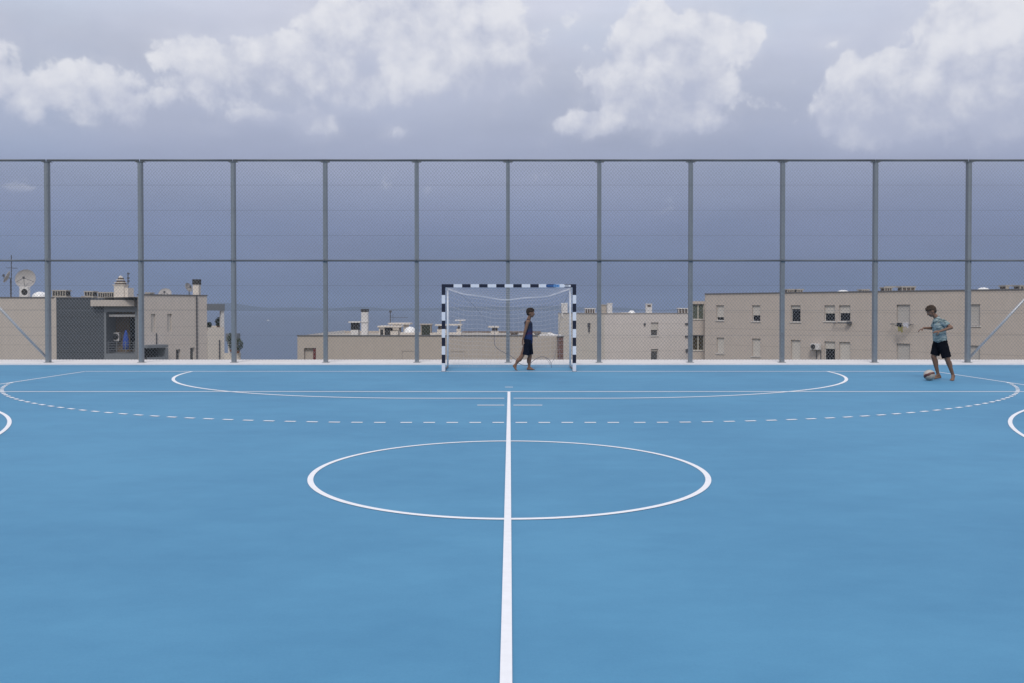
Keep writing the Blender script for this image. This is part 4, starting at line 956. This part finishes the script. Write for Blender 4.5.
# legs: right (near) leg trails, left leg plants
caps(b, V(.06, -.075, .70), V(-.075, -.08, .345), .078, .05); caps(b, V(-.075, -.08, .345), V(-.13, -.08, .26), .05, .05)
caps(b, V(-.095, -.08, .33), V(-.225, -.08, .150), .050, .030); caps(b, V(-.16, -.08, .255), V(-.19, -.08, .21), .05, .042)
bare_foot(b, V(-.228, -.08, .140), V(-.268, -.08, .112), V(-.225, -.085, .030), V(-.185, -.085, .010), (0, 1, 0))
caps(b, V(.08, .075, .70), V(.118, .075, .335), .080, .050); caps(b, V(.118, .075, .335), V(.098, .075, .075), .050, .030); caps(b, V(.095, .075, .27), V(.088, .075, .20), .050, .044)
bare_foot(b, V(.100, .075, .070), V(.068, .075, .030), V(.185, .075, .020), V(.235, .075, .010), (0, -1, 0))
body = remesh(b.build('body', skin, pa_), .0052, 3); eyes(q, pa_, .98); hair(q, f_, pa_, hairm2, .98, 3)
def color_cloth(name, fn):
    """base colour from a small node setup built by fn(tree, position socket)"""
    m_ = bpy.data.materials.new(name); m_.use_nodes = True; t = m_.node_tree; b = t.nodes['Principled BSDF']; b.inputs['Roughness'].default_value = .85; b.inputs['Specular IOR Level'].default_value = .2
    g = t.nodes.new('ShaderNodeNewGeometry'); fn(t, g.outputs['Position'], b)
    n = t.nodes.new('ShaderNodeTexNoise'); n.inputs['Scale'].default_value = 14; n.inputs['Detail'].default_value = 3; t.links.new(g.outputs['Position'], n.inputs['Vector'])
    bp = t.nodes.new('ShaderNodeBump'); bp.inputs['Strength'].default_value = .6; bp.inputs['Distance'].default_value = .03; t.links.new(n.outputs[0], bp.inputs['Height']); t.links.new(bp.outputs[0], b.inputs['Normal'])
    return m_
def tank(t, pos, b):
    sp = t.nodes.new('ShaderNodeSeparateXYZ'); t.links.new(pos, sp.inputs[0])
    n = t.nodes.new('ShaderNodeTexNoise'); n.inputs['Scale'].default_value = 9; t.links.new(pos, n.inputs['Vector'])
    a = t.nodes.new('ShaderNodeMath'); a.operation = 'MULTIPLY_ADD'; t.links.new(n.outputs[0], a.inputs[0]); a.inputs[1].default_value = .16; t.links.new(sp.outputs[2], a.inputs[2])
    r = t.nodes.new('ShaderNodeValToRGB'); mr = t.nodes.new('ShaderNodeMapRange'); t.links.new(a.outputs[0], mr.inputs[0]); mr.inputs[1].default_value = .70; mr.inputs[2].default_value = 1.3
    t.links.new(mr.outputs[0], r.inputs[0]); e = r.color_ramp.elements
    e[0].position = 0; e[0].color = (.012, .026, .085, 1); e[1].position = 1; e[1].color = (.022, .026, .05, 1)
    for p, c in ((.38, (.016, .036, .12, 1)), (.47, (.05, .022, .055, 1)), (.56, (.020, .032, .09, 1)), (.7, (.018, .026, .05, 1))): x = e.new(p); x.color = c
    t.links.new(r.outputs[0], b.inputs['Base Color'])
b = MB()
for y in (-.065, 0, .065):
    caps(b, V(.085, y, 1.105), V(.082, y*.95, .70), .098 if y == 0 else .086, .108 if y == 0 else .098)
for y in (-.085, .085): caps(b, V(.07, y, 1.195), V(.075, y, 1.10), .040, .075)
caps(b, V(.035, -.05, 1.14), V(.035, .05, 1.14), .055, .055)
remesh(b.build('tank_top', color_cloth('blue_tank_fabric', tank), pa_), .007, 3)
shorts_m = mat('dark_navy_shorts', (.007, .010, .020), .95, .2, 10, .8, 25, spec=.12)
def short_leg(b, a, k, ra, rk):
    a, k = Vector(a), Vector(k); caps(b, a, a + (k - a)*.3, ra, ra); b.tube([a, a + (k - a)*.5, k], [ra, (ra + rk)/2*.98, rk], 18)
b = MB(); caps(b, V(.075, -.06, .71), V(.075, .06, .71), .105, .105); short_leg(b, V(.065, -.075, .66), V(.010, -.08, .375), .098, .092); short_leg(b, V(.085, .075, .66), V(.112, .075, .375), .098, .092)
remesh(b.build('shorts', shorts_m, pa_), .007, 2)

# boy with the ball --------------------------------------------------------------
YK = 17.75; og = Vector((at(940, 380, YK).x, YK, 0.0)); TH = math.atan2(og.x, og.y); ct, st = math.cos(TH), math.sin(TH)
def RV(x, y, z): return Vector((x*ct + y*st, -x*st + y*ct, z))
V = lambda x, y, z: og + RV(.92*x, y, z)
pk = person('person', 'barefoot boy in a pale patterned t-shirt and black shorts dribbling a ball at the right', og)
b = MB(); fw = RV(-.84, -.16, -.50).normalized()
q2, f2, s2, u2 = head(b, V(-.185, -.05, 1.425), fw, 1.0)
caps(b, V(-.145, -.02, 1.37), V(-.055, 0, 1.265), .046, .054)
caps(b, V(.045, -.100, 1.21), V(-.090, .115, 1.215), .052, .052)
sdv = Vector((.45, -.9, 0))
for k in (-.06, 0, .06):
    o_ = sdv*k; caps(b, V(-.035 + o_.x, o_.y, 1.15), V(.0 + o_.x*.9, o_.y*.9, .80), .085, .088)
# his left arm (image right): elbow out, forearm across the front
caps(b, V(.055, -.125, 1.205), V(.215, -.185, 1.095), .047, .037); caps(b, V(.215, -.185, 1.095), V(.000, -.255, 1.02), .036, .024)
hand(b, V(-.005, -.256, 1.018), RV(-1, -.1, -.12), RV(.1, .6, -.8), .6)
# his right arm (image left): reaching forward
caps(b, V(-.095, .125, 1.205), V(-.150, .175, 1.07), .045, .036); caps(b, V(-.150, .175, 1.07), V(-.335, .06, 1.075), .034, .023)
hand(b, V(-.338, .058, 1.073), RV(-.9, -.2, -.45), RV(.3, .1, -.9), .7)
# legs
caps(b, V(-.055, .06, .78), V(-.130, .02, .485), .082, .054); caps(b, V(-.130, .02, .485), V(-.040, .08, .115), .054, .031); caps(b, V(-.100, .055, .39), V(-.085, .06, .31), .055, .048)
bare_foot(b, V(-.035, .08, .11), V(-.000, .095, .055), V(-.120, .04, .030), V(-.175, .02, .020), RV(.3, -.9, 0))
caps(b, V(.055, -.06, .78), V(.140, -.10, .46), .084, .054); caps(b, V(.140, -.10, .46), V(.255, -.02, .125), .054, .031); caps(b, V(.175, -.06, .37), V(.20, -.045, .30), .056, .048)
bare_foot(b, V(.258, -.018, .115), V(.275, .005, .085), V(.245, -.085, .025), V(.225, -.135, .010), RV(-.95, -.1, 0))
remesh(b.build('body', skin, pk), .0052, 3); eyes(q2, pk); hair(q2, f2, pk, hairm, 1.0, 5)
def tee_c(t, pos, b):
    v = t.nodes.new('ShaderNodeVectorMath'); v.operation = 'MULTIPLY'; v.inputs[1].default_value = (4, 4, 14); t.links.new(pos, v.inputs[0])
    n = t.nodes.new('ShaderNodeTexNoise'); n.inputs['Scale'].default_value = 2.0; n.inputs['Detail'].default_value = 4; n.inputs['Distortion'].default_value = .6; t.links.new(v.outputs[0], n.inputs['Vector'])
    r = t.nodes.new('ShaderNodeValToRGB'); t.links.new(n.outputs[0], r.inputs[0]); e = r.color_ramp.elements
    e[0].position = .32; e[0].color = (.06, .09, .10, 1); e[1].position = .62; e[1].color = (.42, .45, .42, 1)
    for p, c in ((.42, (.12, .17, .19, 1)), (.48, (.22, .29, .29, 1)), (.56, (.30, .35, .35, 1)), (.6, (.17, .24, .27, 1))): x = e.new(p); x.color = c
    t.links.new(r.outputs[0], b.inputs['Base Color'])
b = MB()
for k in (-.07, 0, .07):
    o_ = sdv*k; caps(b, V(-.035 + o_.x, o_.y, 1.13), V(-.005 + o_.x, o_.y*.9, .83), .094, .108)
caps(b, V(.045, -.100, 1.207), V(-.090, .115, 1.212), .066, .066)
caps(b, V(-.072, 0, 1.280), V(-.045, 0, 1.20), .062, .096)
caps(b, V(-.045, 0, 1.19), V(-.03, 0, 1.05), .104, .100)
b.tube([V(.035, -.10, 1.205), V(.10, -.145, 1.175), V(.155, -.165, 1.135)], [.066, .064, .060], 16)
b.tube([V(-.08, .115, 1.205), V(-.115, .145, 1.16), V(-.145, .165, 1.10)], [.066, .060, .056], 16)
remesh(b.build('t_shirt', color_cloth('patterned_tee_fabric', tee_c), pk), .007, 3)
blk = mat('black_shorts', (.004, .005, .009), .95, .2, 10, .8, 25, spec=.12)
b = MB(); caps(b, V(-.04, .06, .79), V(.04, -.06, .79), .104, .104); short_leg(b, V(-.05, .055, .74), V(-.108, .03, .515), .102, .090); short_leg(b, V(.050, -.06, .74), V(.130, -.10, .475), .102, .092)
remesh(b.build('shorts', blk, pk), .007, 2)

# ball ---------------------------------------------------------------------------
pbx = at(929.3, 375.5, 17.62); bc = Vector((pbx.x, 17.62, .113))
def ballm():
    m_ = bpy.data.materials.new('ball_leather'); m_.use_nodes = True; t = m_.node_tree; b = t.nodes['Principled BSDF']; L = t.links.new
    tc_ = t.nodes.new('ShaderNodeTexCoord'); mp = t.nodes.new('ShaderNodeMapping'); mp.inputs['Rotation'].default_value = (.45, .25, 0); L(tc_.outputs['Object'], mp.inputs[0])
    sp = t.nodes.new('ShaderNodeSeparateXYZ'); L(mp.outputs[0], sp.inputs[0])
    n = t.nodes.new('ShaderNodeTexNoise'); n.inputs['Scale'].default_value = 10; L(mp.outputs[0], n.inputs[0])
    a = t.nodes.new('ShaderNodeMath'); a.operation = 'MULTIPLY_ADD'; L(n.outputs[0], a.inputs[0]); a.inputs[1].default_value = .05; L(sp.outputs[2], a.inputs[2])
    mr = t.nodes.new('ShaderNodeMapRange'); L(a.outputs[0], mr.inputs[0]); mr.inputs[1].default_value = -.11; mr.inputs[2].default_value = .15
    r = t.nodes.new('ShaderNodeValToRGB'); r.color_ramp.interpolation = 'CONSTANT'; L(mr.outputs[0], r.inputs[0]); e = r.color_ramp.elements
    e[0].position = 0; e[0].color = (.34, .30, .26, 1); e[1].position = .40; e[1].color = (.07, .025, .024, 1)
    for p, c in ((.54, (.17, .05, .04, 1)), (.60, (.46, .42, .38, 1)), (.86, (.2, .2, .2, 1)), (.9, (.5, .47, .42, 1))): x = e.new(p); x.color = c
    L(r.outputs[0], b.inputs['Base Color']); b.inputs['Roughness'].default_value = .5
    vo = t.nodes.new('ShaderNodeTexVoronoi'); vo.feature = 'DISTANCE_TO_EDGE'; vo.inputs['Scale'].default_value = 11; L(mp.outputs[0], vo.inputs['Vector'])
    k = t.nodes.new('ShaderNodeMapRange'); L(vo.outputs[0], k.inputs[0]); k.inputs[2].default_value = .06
    bp = t.nodes.new('ShaderNodeBump'); bp.inputs['Strength'].default_value = .5; bp.inputs['Distance'].default_value = .004; L(k.outputs[0], bp.inputs['Height']); L(bp.outputs[0], b.inputs['Normal'])
    return m_
b = MB(); sphere(b, (0, 0, 0), .112, None, 20); ba = b.build('football', ballm(), smooth=True); ba.location = bc
tag(ba, 'scuffed white football with a dark red band at the feet of the boy', 'ball')
